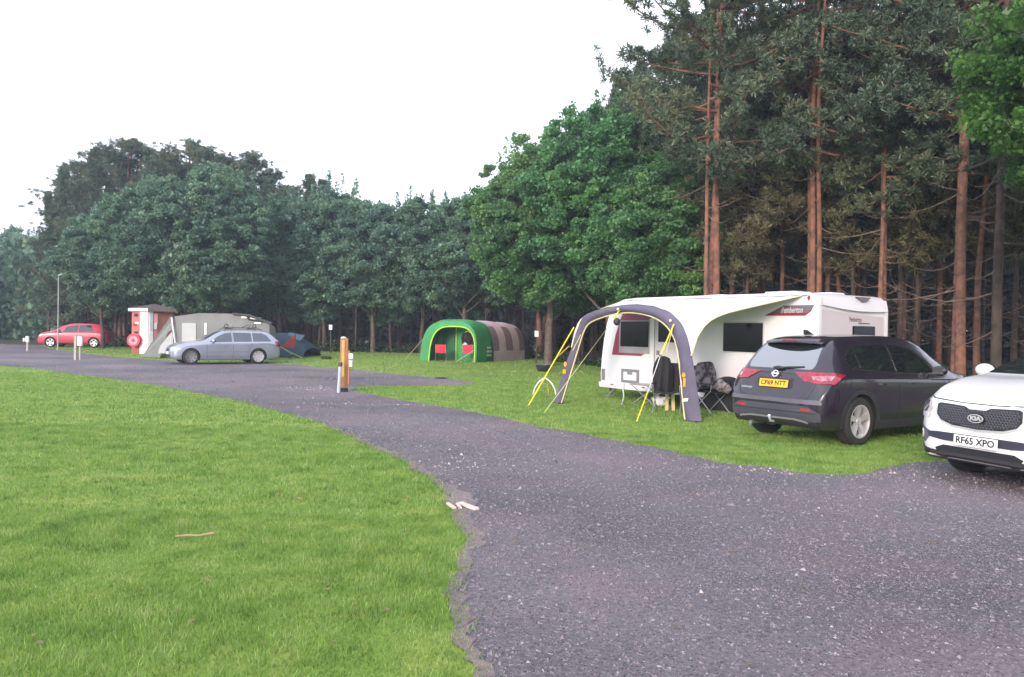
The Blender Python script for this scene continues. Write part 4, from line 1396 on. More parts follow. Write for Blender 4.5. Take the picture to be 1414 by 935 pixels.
# ------------------------------------------------------------------ silver estate
def silver_estate():
    t = thing('parked_car', 'silver estate car with tinted windows and roof bars parked side on to the gravel', 'car', group='cars parked on the site')
    P = mat('silver_paint', (.34, .36, .44), .3, col2=(.31, .33, .40), metal=.55, coat=.8)
    st = [(0.00, .40, .60, .80, .62, .58, .52), (0.05, .30, .68, .96, .76, .72, .62), (0.18, .24, .80, 1.08, .82, .80, .62), (.45, .20, .90, 1.30, .86, .82, .57),
          (.70, .18, .915, 1.38, .87, .83, .55), (1.3, .17, .91, 1.42, .87, .83, .55), (2.0, .17, .90, 1.43, .87, .83, .55), (2.5, .17, .89, 1.38, .87, .83, .57), (2.85, .17, .88, 1.21, .87, .83, .62), (3.25, .17, .87, .98, .865, .83, .72),
          (3.6, .17, .84, .94, .86, .83, .74), (4.0, .18, .77, .87, .84, .81, .72), (4.28, .20, .68, .78, .77, .75, .64), (4.42, .24, .58, .70, .64, .62, .54), (4.48, .30, .52, .60, .5, .48, .42)]
    me = loft_body(st, .06, 3); bvh = bvh_of(me); wr = .315; WX = (1.0, 3.73)
    me.materials.append(P)
    me = cut_arches(me, [(x, wr, wr + .045) for x in WX], WELL)
    me.shade_smooth(); me.set_sharp_from_angle(angle=R(38)); link('body', me, P, t)
    for x in WX:
        for y in (-.76, .76): wheel(t, x, y, wr, .21, 8, .225, RIM if x < 2 else RIM_D, 'twin')
    SG = mat('tinted_glass', (.05, .06, .085), .08, spec=.8, coat=.5)
    both('cargo_window', [(.42, .96), (1.22, .945), (1.22, 1.31), (.80, 1.30), (.62, 1.22)], bvh, SG, t, rnd=.03)
    both('rear_side_window', [(1.27, .945), (2.02, .935), (2.02, 1.32), (1.27, 1.31)], bvh, SG, t, rnd=.03)
    both('front_side_window', [(2.09, .935), (3.02, .925), (2.62, 1.17), (2.36, 1.29), (2.09, 1.32)], bvh, SG, t, rnd=.03)
    part('windscreen', decal(bvh, [(2.48, -.50), (2.48, .50), (3.22, .66), (3.22, -.66)], 'top', rnd=.04), SG, t)
    part('rear_window', decal(bvh, [(-.52, 1.03), (.52, 1.03), (.47, 1.28), (-.47, 1.28)], 'rear', rnd=.03), SG, t)
    for s in ('left', 'right'):
        for pts in ([(2.05, 1.3), (2.06, .25)], [(1.22, .93), (1.40, .60), (1.42, .25)], [(3.1, .88), (3.12, .5), (3.08, .25)]):
            part('door_seam', strip(bvh, pts, .010, s, .0015), INK, t)
        part('side_moulding', strip(bvh, [(1.42, .52), (3.06, .51)], .035, s, .008), mat('silver_moulding', (.26, .27, .33), .4, metal=.4), t)
        sy = 1 if s == 'left' else -1
        for x in (1.45, 2.25):
            h_ = MB(); h_.tube([(x, sy * .855, .78), (x + .02, sy * .885, .78), (x + .15, sy * .885, .78), (x + .17, sy * .855, .78)], .014, 7); h_.build('door_handle', P, t, True)
        rr = MB(); rr.tube([(.75, sy * .50, 1.40), (.80, sy * .50, 1.465), (2.25, sy * .50, 1.47), (2.35, sy * .50, 1.40)], .014, 7); rr.build('roof_rail', DARKPL, t, True)
        mirror(t, (2.88, sy * .86, .97), sy, P, .95)
    for s in (1, -1):
        nv = Vector((1, s * .6, .1)).normalized(); U = Vector((0, 1, 0)); U = (U - nv * U.dot(nv)).normalized(); ctr = Vector((4.3, s * .62, .62))
        pl_ = [(p[0] * s, p[1]) for p in [(-.20, -.05), (-.20, .045), (.22, .07), (.28, .03), (.15, -.055)]]
        part('headlight', decal(bvh, pl_ if s > 0 else pl_[::-1], (nv, U, ctr), .010, .05), WHITEL, t)
        nv = Vector((-1, s * .9, 0)).normalized(); U = Vector((0, 1, 0)); U = (U - nv * U.dot(nv)).normalized(); ctr = Vector((.1, s * .75, .84))
        pl_ = [(p[0] * s, p[1]) for p in [(-.10, -.10), (-.10, .12), (.08, .12), (.16, -.02), (.14, -.10)]]
        part('tail_lamp', decal(bvh, pl_ if s > 0 else pl_[::-1], (nv, U, ctr), .010, .05), REDL, t)
        part('kidney_grille', decal(bvh, [(s * .03, .53), (s * .22, .53), (s * .22, .64), (s * .03, .64)], 'front', .012, rnd=.03), DARKPL, t)
    part('lower_intake', decal(bvh, [(-.45, .28), (.45, .28), (.5, .40), (-.5, .40)], 'front', .010, rnd=.03), DARKPL, t)
    m = MB(); m.box((4.50, 0, .46), (.012, .52, .111)); m.build('number_plate', PLATEW, t, bevel=.003)
    # roof bars
    for x in (1.1, 2.05):
        b_ = MB(); b_.tube([(x, -.56, 1.49), (x, .56, 1.49)], .018, 7)
        for y in (-.5, .5): b_.box((x, y, 1.475), (.07, .07, .04))
        b_.build('roof_bar', DARKPL, t, True)
    return t


scar = silver_estate()
g1, g2 = G(264, 503.5), G(361, 502.5)
hd = math.atan2(g1.y - g2.y, g1.x - g2.x)
place(scar, (3.73, .86), g1, hd)


def local_pt(root, p):
    c, s = math.cos(root.rotation_euler[2]), math.sin(root.rotation_euler[2])
    return (root.location[0] + p[0] * c - p[1] * s, root.location[1] + p[0] * s + p[1] * c, root.location[2] + p[2])


# luggage and bicycle carrier lying on the roof bars
rc = thing('cycle_carrier', 'dark roof cycle carrier with straps on the silver estate car', 'cycle carrier', local_pt(scar, (1.5, 0, 1.508)), hd)
m = MB()
m.box((0, -.28, .02), (1.45, .07, .03)); m.box((0, .12, .02), (1.45, .07, .03)); m.build('tray', DARKPL, rc)
m = MB(); m.tube([(-.35, -.28, .03), (-.50, -.26, .16), (-.30, -.24, .14), (-.1, -.27, .04)], .016, 6); m.build('clamp_arm', DARKPL, rc, True)
m = MB(); m.tube([(.35, .12, .03), (.45, .13, .15), (.62, .13, .06)], .018, 6); m.build('clamp_arm', mat('alloy_arm', (.6, .6, .62), .3, metal=.8), rc, True)
for xx in (-.62, .58):
    m = MB(); F = Matrix.Translation((xx, -.28, .10)) @ Matrix.Rotation(PI / 2, 4, 'X'); m.lathe([(.055, -.02), (.085, -.02), (.085, .02), (.055, .02)], 16, F, True); m.build('wheel_strap', DARKPL, rc, True)


# ------------------------------------------------------------------ red car
def red_car():
    t = thing('parked_car', 'red hatchback parked by the trees at the far left beyond the gravel', 'car', group='cars parked on the site')
    P = mat('red_paint', (.48, .03, .07), .3, col2=(.42, .026, .06), coat=.9)
    st = [(0.00, .40, .70, .92, .62, .58, .52), (0.08, .30, .84, 1.10, .78, .74, .62), (.35, .24, .96, 1.42, .86, .82, .60), (.60, .2, .98, 1.55, .87, .83, .58), (1.3, .2, .97, 1.60, .87, .83, .58),
          (2.1, .2, .96, 1.60, .87, .83, .58), (2.6, .2, .95, 1.50, .87, .83, .60), (3.1, .2, .94, 1.26, .87, .83, .66), (3.55, .2, .92, 1.06, .86, .83, .72), (3.95, .21, .84, .97, .84, .81, .72), (4.25, .23, .72, .84, .76, .74, .64), (4.42, .28, .58, .68, .58, .56, .48)]
    me = loft_body(st, .08, 3); bvh = bvh_of(me); wr = .325; WX = (.78, 3.50)
    me.materials.append(P)
    me = cut_arches(me, [(x, wr, wr + .05) for x in WX], WELL)
    me.shade_smooth(); me.set_sharp_from_angle(angle=R(38)); link('body', me, P, t)
    for x in WX:
        for y in (-.76, .76): wheel(t, x, y, wr, .2, 5, .225, RIM, 'fat')
    both('rear_side_window', [(.75, 1.05), (1.75, 1.02), (1.75, 1.47), (1.05, 1.46)], bvh, GLASS, t, rnd=.04)
    both('front_side_window', [(1.82, 1.02), (2.75, 1.0), (2.55, 1.36), (1.82, 1.47)], bvh, GLASS, t, rnd=.04)
    both('corner_window', [(2.85, 1.0), (3.30, .99), (2.90, 1.22)], bvh, GLASS, t, rnd=.02)
    part('windscreen', decal(bvh, [(2.5, -.52), (2.5, .52), (3.5, .68), (3.5, -.68)], 'top', rnd=.04), GLASS, t)
    part('rear_window', decal(bvh, [(-.5, 1.15), (.5, 1.15), (.46, 1.42), (-.46, 1.42)], 'rear', rnd=.04), GLASS, t)
    for s in (1, -1):
        mirror(t, (2.95, s * .86, 1.04), s, P, 1.0)
        nv = Vector((1, s * .7, .2)).normalized(); U = Vector((0, 1, 0)); U = (U - nv * U.dot(nv)).normalized(); ctr = Vector((4.15, s * .66, .76))
        pl_ = [(p[0] * s, p[1]) for p in [(-.12, -.06), (-.10, .05), (.2, .13), (.30, .10), (.12, -.05)]]
        part('headlight', decal(bvh, pl_ if s > 0 else pl_[::-1], (nv, U, ctr), .010, .05), WHITEL, t)
        part('tail_lamp', decal(bvh, [(s * .58, .90), (s * .76, .90), (s * .76, 1.08), (s * .62, 1.08)], 'rear', .01), REDL, t)
        sd = 'left' if s > 0 else 'right'
        part('door_seam', strip(bvh, [(1.79, 1.4), (1.80, .28)], .012, sd, .0015), INK, t)
        part('sill_cladding', decal(bvh, [(1.2, .22), (3.1, .22), (3.1, .30), (1.2, .30)], sd, .008), DARKPL, t)
    part('lower_grille', decal(bvh, [(-.5, .36), (.5, .36), (.55, .50), (-.55, .50)], 'front', .010, rnd=.03), DARKPL, t)
    return t


rcar = red_car()
place(rcar, (3.50, .86), G(69, 479.5), R(180 + 6))
# ================================================================== CARAVAN AND SUN CANOPY
P1 = Vector((5.72, 15.0, 0))
SD = Vector((-.574, .819, 0)).normalized()      # along the awning side, away
WD = Vector((.819, .574, 0)).normalized()       # across, away
CW = 2.50
SN = -WD
EN = -SD


def SP(px, py):
    """photo point on the caravan's awning side -> (t, z)"""
    p = on_plane(px, py, P1, SN); return (p - P1).dot(SD), p.z


def EP(px, py):
    p = on_plane(px, py, P1, EN); return (p - P1).dot(WD), p.z


def side_pt(t, z, off=0.0): return P1 + SD * t + SN * off + Vector((0, 0, z))
def end_pt(w, z, off=0.0): return P1 + WD * w + EN * off + Vector((0, 0, z))


van = thing('caravan', 'white touring caravan with black windows parked behind the dark grey car', 'caravan', P1)
# work in world coordinates, parented parts are shifted back by P1
SH = Matrix.Translation(-P1)
CWHITE = mat('caravan_white', (.70, .68, .73), .32, col2=(.66, .64, .69), coat=.3, scale=1.2)
CPANEL = mat('caravan_panel', (.56, .54, .58), .4, col2=(.53, .51, .55), scale=1.5)
BLACKG = mat('black_acrylic', (.006, .006, .009), .10, spec=.22)
GREYR = mat('grey_rubber', (.20, .19, .22), .6)
MARO = mat('maroon_film', (.28, .02, .055), .4)
PURG = mat('film_grey', (.15, .13, .16), .4)
CANV = mat('canopy_charcoal', (.112, .10, .155), .8, col2=(.085, .076, .125), scale=2.0, bump=.25, bscale=9)
CANL = mat('canopy_pale', (.66, .65, .69), .75, col2=(.60, .59, .63), scale=1.5, bump=.6, bscale=3.5)
YEL = mat('yellow_webbing', (.78, .66, .03), .6)
YELP = mat('pale_yellow_cord', (.62, .60, .28), .6)
WHT = mat('white_plastic', (.74, .74, .76), .4)
OR = mat('orange_print', (.75, .33, .02), .6)
METAL = mat('grey_metal', (.42, .42, .44), .4, metal=.7)

# body: side outline extruded across, edges rounded
prof = [(0.02, .28), (0.0, .50), (0.0, 2.15), (0.04, 2.32), (.14, 2.42), (.30, 2.45), (2.5, 2.455), (4.9, 2.45), (5.35, 2.42), (5.62, 2.33), (5.80, 2.16), (5.93, 1.85), (6.03, 1.45), (6.10, 1.0), (6.13, .60), (6.12, .38), (6.06, .28)]
m = MB(); m.prism([side_pt(t, z) for t, z in prof], WD * CW, SH)
me = m.mesh('b')
bm = bmesh.new(); bm.from_mesh(me)
es = [e for e in bm.edges if len(e.link_faces) == 2 and any(len(f.verts) > 6 for f in e.link_faces)]
bmesh.ops.bevel(bm, geom=es, offset=.07, segments=5, affect='EDGES', clamp_overlap=True)
bm.to_mesh(me); bm.free(); me.shade_smooth(); me.set_sharp_from_angle(angle=R(40))
body = link('body', me, CWHITE, van)


def side_quad(name, pts, mt, off=.004, th=.0, parent=None, rnd=0):
    """flat panel on the awning side; pts in photo pixels"""
    q = [SP(*p) for p in pts]
    m = MB(); m.prism([side_pt(t, z, -.01) for t, z in q], SN * (off + .01), SH)
    return m.build(name, mt, parent or van, bevel=rnd)


def side_tz(name, q, mt, off=.004, parent=None, bevel=0, base=.01):
    m = MB(); m.prism([side_pt(t, z, -base) for t, z in q], SN * (off + base), SH)
    return m.build(name, mt, parent or van, bevel=bevel)


def end_wz(name, q, mt, off=.004, parent=None, bevel=0):
    m = MB(); m.prism([end_pt(w, z, -.01) for w, z in q], EN * (off + .01), SH)
    return m.build(name, mt, parent or van, bevel=bevel)


def rectpx(x0, y0, x1, y1, fn):
    a = fn(x0, (y0[0] + y0[1]) / 2 if hasattr(y0, '__len__') else y0); c = fn(x1, y1)
    return a, c


# side windows
def side_win(name, pxl, pxr, top_y, bot_y, mt=BLACKG, fr=True):
    tl, zt = SP(pxl, top_y); tr, _ = SP(pxr, top_y); _, zb = SP(pxl, bot_y)
    q = [(tl, zb), (tr, zb), (tr, zt), (tl, zt)]
    if fr:
        e = .03 * (1 if tl > tr else -1)
        f = side_tz('window_frame', [(tl + e, zb - .03), (tr - e, zb - .03), (tr - e, zt + .03), (tl + e, zt + .03)], CPANEL, .008, bevel=.003)
    return side_tz(name, q, mt, .028, bevel=.008)


side_win('side_window', 1000, 1054, 446, 485)
# window at the far end of the side with maroon surround
tl, zt = SP(858, 444); tr, _ = SP(896, 444); _, zb = SP(858, 478)
side_tz('graphic_band', [(tl + .32, zb - .22), (tl + .20, zb + .25), (tl + .05, zt + .02), (tl - .05, zt + .20), (tr - .35, zt + .20), (tr + .05, zt + .02), (tr + .1, zb - .15), (tr + .25, zb - .22)], MARO, .003)
side_tz('window_surround', [(tl + .06, zb - .16), (tr - .04, zb - .16), (tr - .04, zt + .03), (tl + .06, zt + .03)], mat('surround_grey', (.30, .29, .32), .4), .008)
side_tz('side_window', [(tl, zb), (tr, zb), (tr, zt), (tl, zt)], BLACKG, .028, bevel=.008)
# entrance door with its window
d0, dz = SP(905, 434); d1, _ = SP(938, 434)
door = side_tz('door', [(d0, .50), (d1, .50), (d1, 2.12), (d0, 2.12)], CPANEL, .010, bevel=.004)
wz0, wz1 = 1.42, 1.98
side_tz('door_window', [(d0 - .12, wz0), (d1 + .12, wz0), (d1 + .12, wz1), (d0 - .12, wz1)], BLACKG, .024, door, bevel=.006)
for tt in (d0, d1): side_tz('door_seam', [(tt - .012, .5), (tt + .012, .5), (tt + .012, 2.12), (tt - .012, 2.12)], GREYR, .013, door)
side_tz('door_handle', [(d0 - .08, 1.12), (d0 - .16, 1.12), (d0 - .16, 1.22), (d0 - .08, 1.22)], GREYR, .035, door, bevel=.004)
# locker hatch
t0, z1 = SP(858, 509); t1, _ = SP(883, 509); _, z0 = SP(858, 528)
lk = side_tz('locker_frame', [(t0, z0), (t1, z0), (t1, z1), (t0, z1)], GREYR, .010, bevel=.003)
side_tz('locker_door', [(t0 - .09, z0 + .07), (t1 + .09, z0 + .07), (t1 + .09, z1 - .07), (t0 - .09, z1 - .07)], CWHITE, .016, lk, bevel=.003)
side_tz('locker_latch', [((t0 + t1) / 2 + .09, z1 - .13), ((t0 + t1) / 2 - .09, z1 - .13), ((t0 + t1) / 2 - .09, z1 - .05), ((t0 + t1) / 2 + .09, z1 - .05)], GREYR, .022, lk, bevel=.003)
# small vents low at the nose
tv, zv = SP(831, 509)
side_tz('vent', [(tv, zv - .28), (tv - .12, zv - .28), (tv - .12, zv), (tv, zv)], GREYR, .010, bevel=.003)
side_tz('marker_lamp', [(tv + .02, zv - .40), (tv - .14, zv - .40), (tv - .14, zv - .34), (tv + .02, zv - .34)], mat('lamp_brown', (.18, .12, .13), .3), .014, bevel=.003)
for px in (845, 888, 1030):
    t_, _ = SP(px, 538); side_tz('marker_lamp', [(t_, .325), (t_ - .09, .325), (t_ - .09, .355), (t_, .355)], mat('amber_lamp', (.28, .13, .05), .3), .052, bevel=.002)
# skirt rail
side_tz('skirt_rail', [(6.09, .25), (.10, .25), (.10, .38), (6.11, .38)], CWHITE, .035, bevel=.012)
side_tz('awning_rail', [(5.3, 2.375), (.20, 2.375), (.20, 2.40), (5.3, 2.40)], GREYR, .012)
# name banner on the side near the corner
bp = [SP(*p) for p in [(1056, 436), (1082, 422), (1124, 421), (1119, 430), (1112, 436)]]
bn = side_tz('name_banner', bp, PURG, .004)
bp2 = [SP(*p) for p in [(1056, 436), (1063, 432), (1116, 432), (1124, 421), (1120, 430), (1112, 436)]]
side_tz('banner_stripe', bp2, MARO, .007, bn)
tA, zA = SP(1080, 428.5); tB, _ = SP(1108, 428.5)
text_obj('banner_lettering', 'Pemberton', .17, SH @ frame(side_pt((tA + tB) / 2, zA, .010), -SD, (0, 0, 1)), mat('silver_print', (.62, .58, .62), .4), bn, width=abs(tA - tB) * 1.05, bold=.003, shear=.15)
ta, za = SP(1117, 407); tb_, zb_ = SP(1115, 416)
side_tz('pennant_mark', [(ta, za), (ta - .035, (za + zb_) / 2), (ta, zb_), (ta + .035, (za + zb_) / 2)], MARO, .005)
# end wall
e0, e1 = .16, CW - .20
rec = end_wz('end_panel', [(e0, .45), (e1, .45), (e1, 2.02), ((e0 + e1) / 2, 2.05), (e0, 2.14)], mat('end_panel_pink', (.56, .50, .54), .4, col2=(.53, .475, .51)), .004)
# the moulded brow over the end panel
rows = []
for k in range(15):
    w = e0 - .02 + (e1 - e0 + .10) * k / 14; s_ = math.sin(PI * k / 14)
    zb_ = 2.20 - .08 * (k / 14) - .05 * s_
    rows.append([end_pt(w, zb_, .003), end_pt(w, zb_ + .012, .045 + .03 * s_), end_pt(w, zb_ + .10, .035 + .015 * s_), end_pt(w, 2.36, .003)])
m = MB(); m.sheet(rows, SH); m.build('end_brow', CWHITE, van, True)
w0, zt = EP(1177, 450); w1, _ = EP(1207, 450); _, zb = EP(1177, 468)
end_wz('end_window', [(w0, zb - .42), (w1, zb - .42), (w1, zt), (w0, zt)], BLACKG, .030, bevel=.01)
cx, cz = EP(1190, 414.5)
end_wz('crest_badge', [(cx - .24, cz + .055), (cx + .24, cz + .055), (cx + .12, cz - .01), (cx + .06, cz - .04), (cx - .06, cz - .04), (cx - .12, cz - .01)], mat('crest_grey', (.16, .13, .15), .35), .062, bevel=.003)
wA, zA = EP(1181, 438)
text_obj('end_lettering', 'Pemberton', .13, SH @ frame(end_pt(wA, zA - .05, .007), WD, (0, 0, 1)), mat('brown_ink', (.16, .10, .12), .5), rec, width=.42, bold=.003)
wB, zB = EP(1193, 443.5)
m = MB(); m.prism([end_pt(wB - .20, zB - .062, .005), end_pt(wB + .20, zB - .062, .005), end_pt(wB + .20, zB - .040, .005), end_pt(wB - .20, zB - .032, .005)], EN * .002, SH); m.build('end_script_line', mat('brown_ink', (.16, .10, .12), .5), rec)
for ws in (.10, CW - .12):
    end_wz('corner_moulding', [(ws - .06, .5), (ws + .06, .5), (ws + .06, 2.2), (ws - .06, 2.2)], CWHITE, .020, bevel=.015)
for ws in (.14, CW - .16):
    end_wz('tail_lamp', [(ws - .05, .72), (ws + .05, .72), (ws + .05, 1.05), (ws - .05, 1.05)], REDL, .045, bevel=.01)
# roof vents
for t_, w_, sx, sy, h in ((1.5, 1.2, .8, .6, .09), (.9, 1.7, .55, .5, .07), (3.4, 1.3, .5, .4, .08)):
    m = MB(); c = side_pt(t_, 2.45 + h / 2, -w_) - P1
    m.box(tuple(c), (sx, sy, h), None, math.atan2(SD.y, SD.x)); m.build('roof_vent', CWHITE, van, bevel=.03)
# undergear
for w_ in (.16, CW - .16):
    Mx = Matrix.Translation(side_pt(2.75, .33, -w_) - P1) @ Matrix.Rotation(math.atan2(SD.y, SD.x), 4, 'Z') @ Matrix.Rotation(PI / 2, 4, 'X')
    m = MB(); m.lathe([(.19, -.09), (.20, .09), (.30, .095), (.325, .07), (.325, -.07), (.30, -.095), (.19, -.09)], 32, Mx); wo = m.build('wheel', TYRE, van, True)
    m = MB(); m.lathe([(.2, .085), (.19, .05), (.07, .06), (.001, .08)], 24, Mx); m.lathe([(.2, -.085), (.19, -.05), (.07, -.06), (.001, -.08)], 24, Mx); m.build('hub', RIM_D, wo, True)
for w_ in (.45, CW - .45):
    m = MB(); c0_ = side_pt(.3, .27, -w_) - P1; c1_ = side_pt(6.0, .27, -w_) - P1; m.tube([c0_, c1_], .035, 6); m.build('chassis_rail', DARKPL, van)
for t_, w_ in ((5.95, .22), (.25, .3), (5.95, CW - .3), (.25, CW - .3)):
    m = MB(); a = side_pt(t_ - .25, .27, -w_) - P1; c = side_pt(t_ + .05, .02, -w_) - P1
    m.tube([a, c], .035, 6); m.box(tuple(c), (.22, .16, .03)); m.build('corner_steady', METAL, van)
m = MB(); m.prism([side_pt(6.05, .40, -.95), side_pt(7.1, .42, -1.22), side_pt(7.1, .42, -1.28), side_pt(6.05, .40, -1.55)], (0, 0, .06), SH); m.build('hitch_frame', METAL, van)
m = MB(); m.tube([side_pt(7.0, .62, -1.25) - P1, side_pt(7.0, .12, -1.25) - P1], .03, 8); m.blob(side_pt(7.0, .10, -1.25) - P1, .09, 6); m.build('jockey_wheel', DARKPL, van, True)

# ------------------------------------------------------------------ inflatable sun canopy
F1 = G(957, 582); F2 = G(771, 557)
F1.z = F2.z = 0
CD = (F2 - F1).normalized(); CL = (F2 - F1).length
CN = Vector((-CD.y, CD.x, 0))
if CN.dot(SN) < 0: CN = -CN      # outward, to the camera
can = thing('sun_canopy', 'charcoal and white inflatable sun canopy with yellow straps fixed to the caravan side', 'canopy', F1)
SC = Matrix.Translation(-F1)


def CP(px, py):
    """photo point on the arch plane (leaning slightly inwards)"""
    p = on_plane(px, py, F1, CN); return (p - F1).dot(CD), p.z


# arch centreline (u along, z up); measured outline of the charcoal arch
outer = [CP(*p) for p in [(969, 582), (962, 540), (955, 500), (948, 468), (938, 446), (922, 431), (898, 423), (870, 420), (843, 423), (818, 429), (802, 438), (795, 455), (788, 480), (778, 515), (766, 556)]]
inner = [CP(*p) for p in [(947, 582), (942, 545), (938, 510), (933, 480), (926, 462), (914, 447), (896, 437), (872, 432), (850, 433), (830, 438), (812, 446), (804, 458), (797, 482), (788, 515), (776, 557)]]
outer = smooth_poly(outer, 4); inner = smooth_poly(inner, 4)
lean = lambda z: -.04 * z      # top leans towards the caravan
rows = []
TH = .16
for (uo, zo), (ui, zi) in zip(outer, inner):
    zo = max(zo, 0); zi = max(zi, 0)
    row = []
    for k in range(9):
        s = k / 8; u = uo + (ui - uo) * s; z = zo + (zi - zo) * s
        bul = math.sin(PI * s) ** .6 * TH * .6
        wr_ = .018 * math.sin(u * 31 + z * 17) * math.sin(u * 7 + z * 11) * (1 if 0 < k < 8 else 0)
        row.append(F1 + CD * u + Vector((0, 0, z)) + CN * (lean(z) + bul + wr_))
    for k in range(7, 0, -1):
        s = k / 8; u = uo + (ui - uo) * s; z = zo + (zi - zo) * s
        row.append(F1 + CD * u + Vector((0, 0, z)) + CN * (lean(z) - math.sin(PI * s) ** .6 * TH * .45))
    row.append(row[0])
    rows.append(row)
m = MB(); m.sheet(rows, SC); arch = m.build('arch', CANV, can, True)
# piping along the inner edge
m = MB(); m.tube([F1 - F1 + CD * u + Vector((0, 0, max(z, 0))) + CN * (lean(z) + .02) for u, z in inner], .016, 6); m.build('piping', mat('piping_cream', (.66, .58, .35), .6), arch, True)
# roof: from the outer top of the arch to the caravan rail
na = 30
top = [p for p in outer if p[1] > 1.2]
i0 = outer.index(top[0]); i1 = outer.index(top[-1])
seg = outer[i0:i1 + 1]
rows = []
L0, L1 = .30, 5.25
nseg = len(seg)
# the wings: near the ends the sheet hangs in a curve from leg to rail
us = [p[0] for p in seg]
acc = [0]
for i in range(1, nseg): acc.append(acc[-1] + math.hypot(seg[i][0] - seg[i - 1][0], seg[i][1] - seg[i - 1][1]))
for i, (u, z) in enumerate(seg):
    s = acc[i] / acc[-1]
    a = F1 + CD * u + Vector((0, 0, z)) + CN * (lean(z) + .02)
    sr = min(1, max(0, (s - .0) / 1.0))
    # rail end point
    trail = L0 + (L1 - L0) * (3 * sr ** 2 - 2 * sr ** 3) * 1.0
    c = side_pt(trail, 2.385, .02)
    row = []
    edge = max(0, 1 - abs(s - .0) / .22) + max(0, 1 - abs(1 - s) / .22)
    for k in range(19):
        q = k / 18
        p = a.lerp(c, q)
        sag = -.05 * math.sin(PI * q)
        # concave sweep at the wings: rises quickly from the leg, then runs flat to the rail
        zl = a.z + (c.z - a.z) * ((1 - min(1, edge)) * (1 - (1 - q) ** 1.3) + min(1, edge) * (.56 * (1 - math.exp(-q / .08)) + .44 * q))
        p.z = zl + sag * (1 - edge)
        rv = .012 * math.sin(q * 19 + s * 23) * math.sin(s * 41)
        p.z += rv
        row.append(p)
    rows.append(row)
m = MB(); m.sheet(rows, SC); roof = m.build('roof', CANL, can, True)
for row in (rows[0], rows[-1]):
    m = MB(); m.tube([p - F1 + CN * .01 for p in row], .014, 6); m.build('piping', mat('piping_cream', (.66, .58, .35), .6), roof, True)
# charcoal flash on the inner wing edge
# feet, emblem, label
for (f, s) in ((F1, 1), (F2, -1)):
    m = MB(); m.box(tuple(f - F1 + CN * .02 + Vector((0, 0, .012))), (.30, .16, .024), None, math.atan2(CD.y, CD.x)); m.build('foot_pad', DARKPL, can, bevel=.004)


def arch_badge(px, py, w, h, mt, name, poly=None):
    u, z = CP(px, py); c = F1 + CD * u + Vector((0, 0, z)) + CN * (lean(z) + .105)
    F = SC @ frame(c, -CD, (0, 0, 1))
    m = MB()
    poly = poly or [(-.5, -.5), (.5, -.5), (.5, .5), (-.5, .5)]
    m.prism([F @ Vector((a * w, b_ * h, 0)) for a, b_ in poly], (F.to_3x3() @ Vector((0, 0, .006))))
    return m.build(name, mt, arch)


arch_badge(948, 518, .10, .10, OR, 'print_emblem', [(-.5, -.1), (0, -.5), (.5, -.1), (.25, .45), (-.25, .45)])
arch_badge(949, 528, .055, .16, OR, 'print_emblem')
arch_badge(784, 503, .12, .12, OR, 'print_emblem', [(-.5, -.1), (0, -.5), (.5, -.1), (.25, .45), (-.25, .45)])
arch_badge(783, 513, .11, .09, OR, 'print_emblem')
arch_badge(951, 552, .15, .075, WHT, 'label_patch', [(-.5, -.5), (.35, -.3), (.5, .5), (-.2, .4)])


def strap(a, c, w, mt, name='guy_strap', parent=None, sag=0.0, flat=True):
    a, c = Vector(a), Vector(c)
    pts = [a.lerp(c, k / 6) + Vector((0, 0, -sag * math.sin(PI * k / 6))) for k in range(7)]
    m = MB(); m.tube([p - F1 for p in pts], w, 5)
    return m.build(name, mt, parent or can, True)


def arch_at(px, py, off=.08):
    u, z = CP(px, py); return F1 + CD * u + Vector((0, 0, z)) + CN * (lean(z) + off)


def gp(px, py):
    p = G(px, py); p.z = .02; return p


A = arch_at(793, 452)
strap(A, gp(730, 561), .014, YEL)
mid = A.lerp(gp(730, 561), .40)
strap(arch_at(788, 478, .10), mid, .010, mat('ochre_webbing', (.70, .42, .04), .6))
strap(arch_at(802, 462, .06), arch_at(793, 484, .09), .010, YELP, 'cord')
B = side_pt(4.6, 2.0, .05)
strap(at(838, 454, 19.0), gp(751, 572), .008, YELP, 'cord')
C_ = arch_at(932, 448, .10)
strap(C_, at(912, 491, 14.6), .014, YEL)
strap(at(912, 491, 14.6), at(895, 540, 14.25), .006, WHT, 'cord')
strap(at(895, 540, 14.25), gp(879, 584), .013, YEL)
strap(C_, at(920, 486, 15.2), .008, YELP, 'cord')
strap(arch_at(856, 428, .10), arch_at(850, 442, .12), .018, YEL)
for px, py in ((856, 427), (929, 443), (912, 491)):
    m = MB(); m.blob(arch_at(px, py, .14) - F1 if px != 912 else at(912, 491, 14.6) - F1, .028, 6); m.build('buckle', WHT if px != 912 else GREYR, can, True)
lm = thing('lantern', 'small round black lantern hanging under the canopy arch', 'lantern', arch_at(854, 439, .12) - Vector((0, 0, .08)))
m = MB(); m.blob((0, 0, 0), (.075, .075, .08), 8); m.build('globe', DARKPL, lm, True)
m = MB(); m.tube([(0, 0, .07), (0, 0, .14)], .01, 6); m.build('hanger', YEL, lm, True)

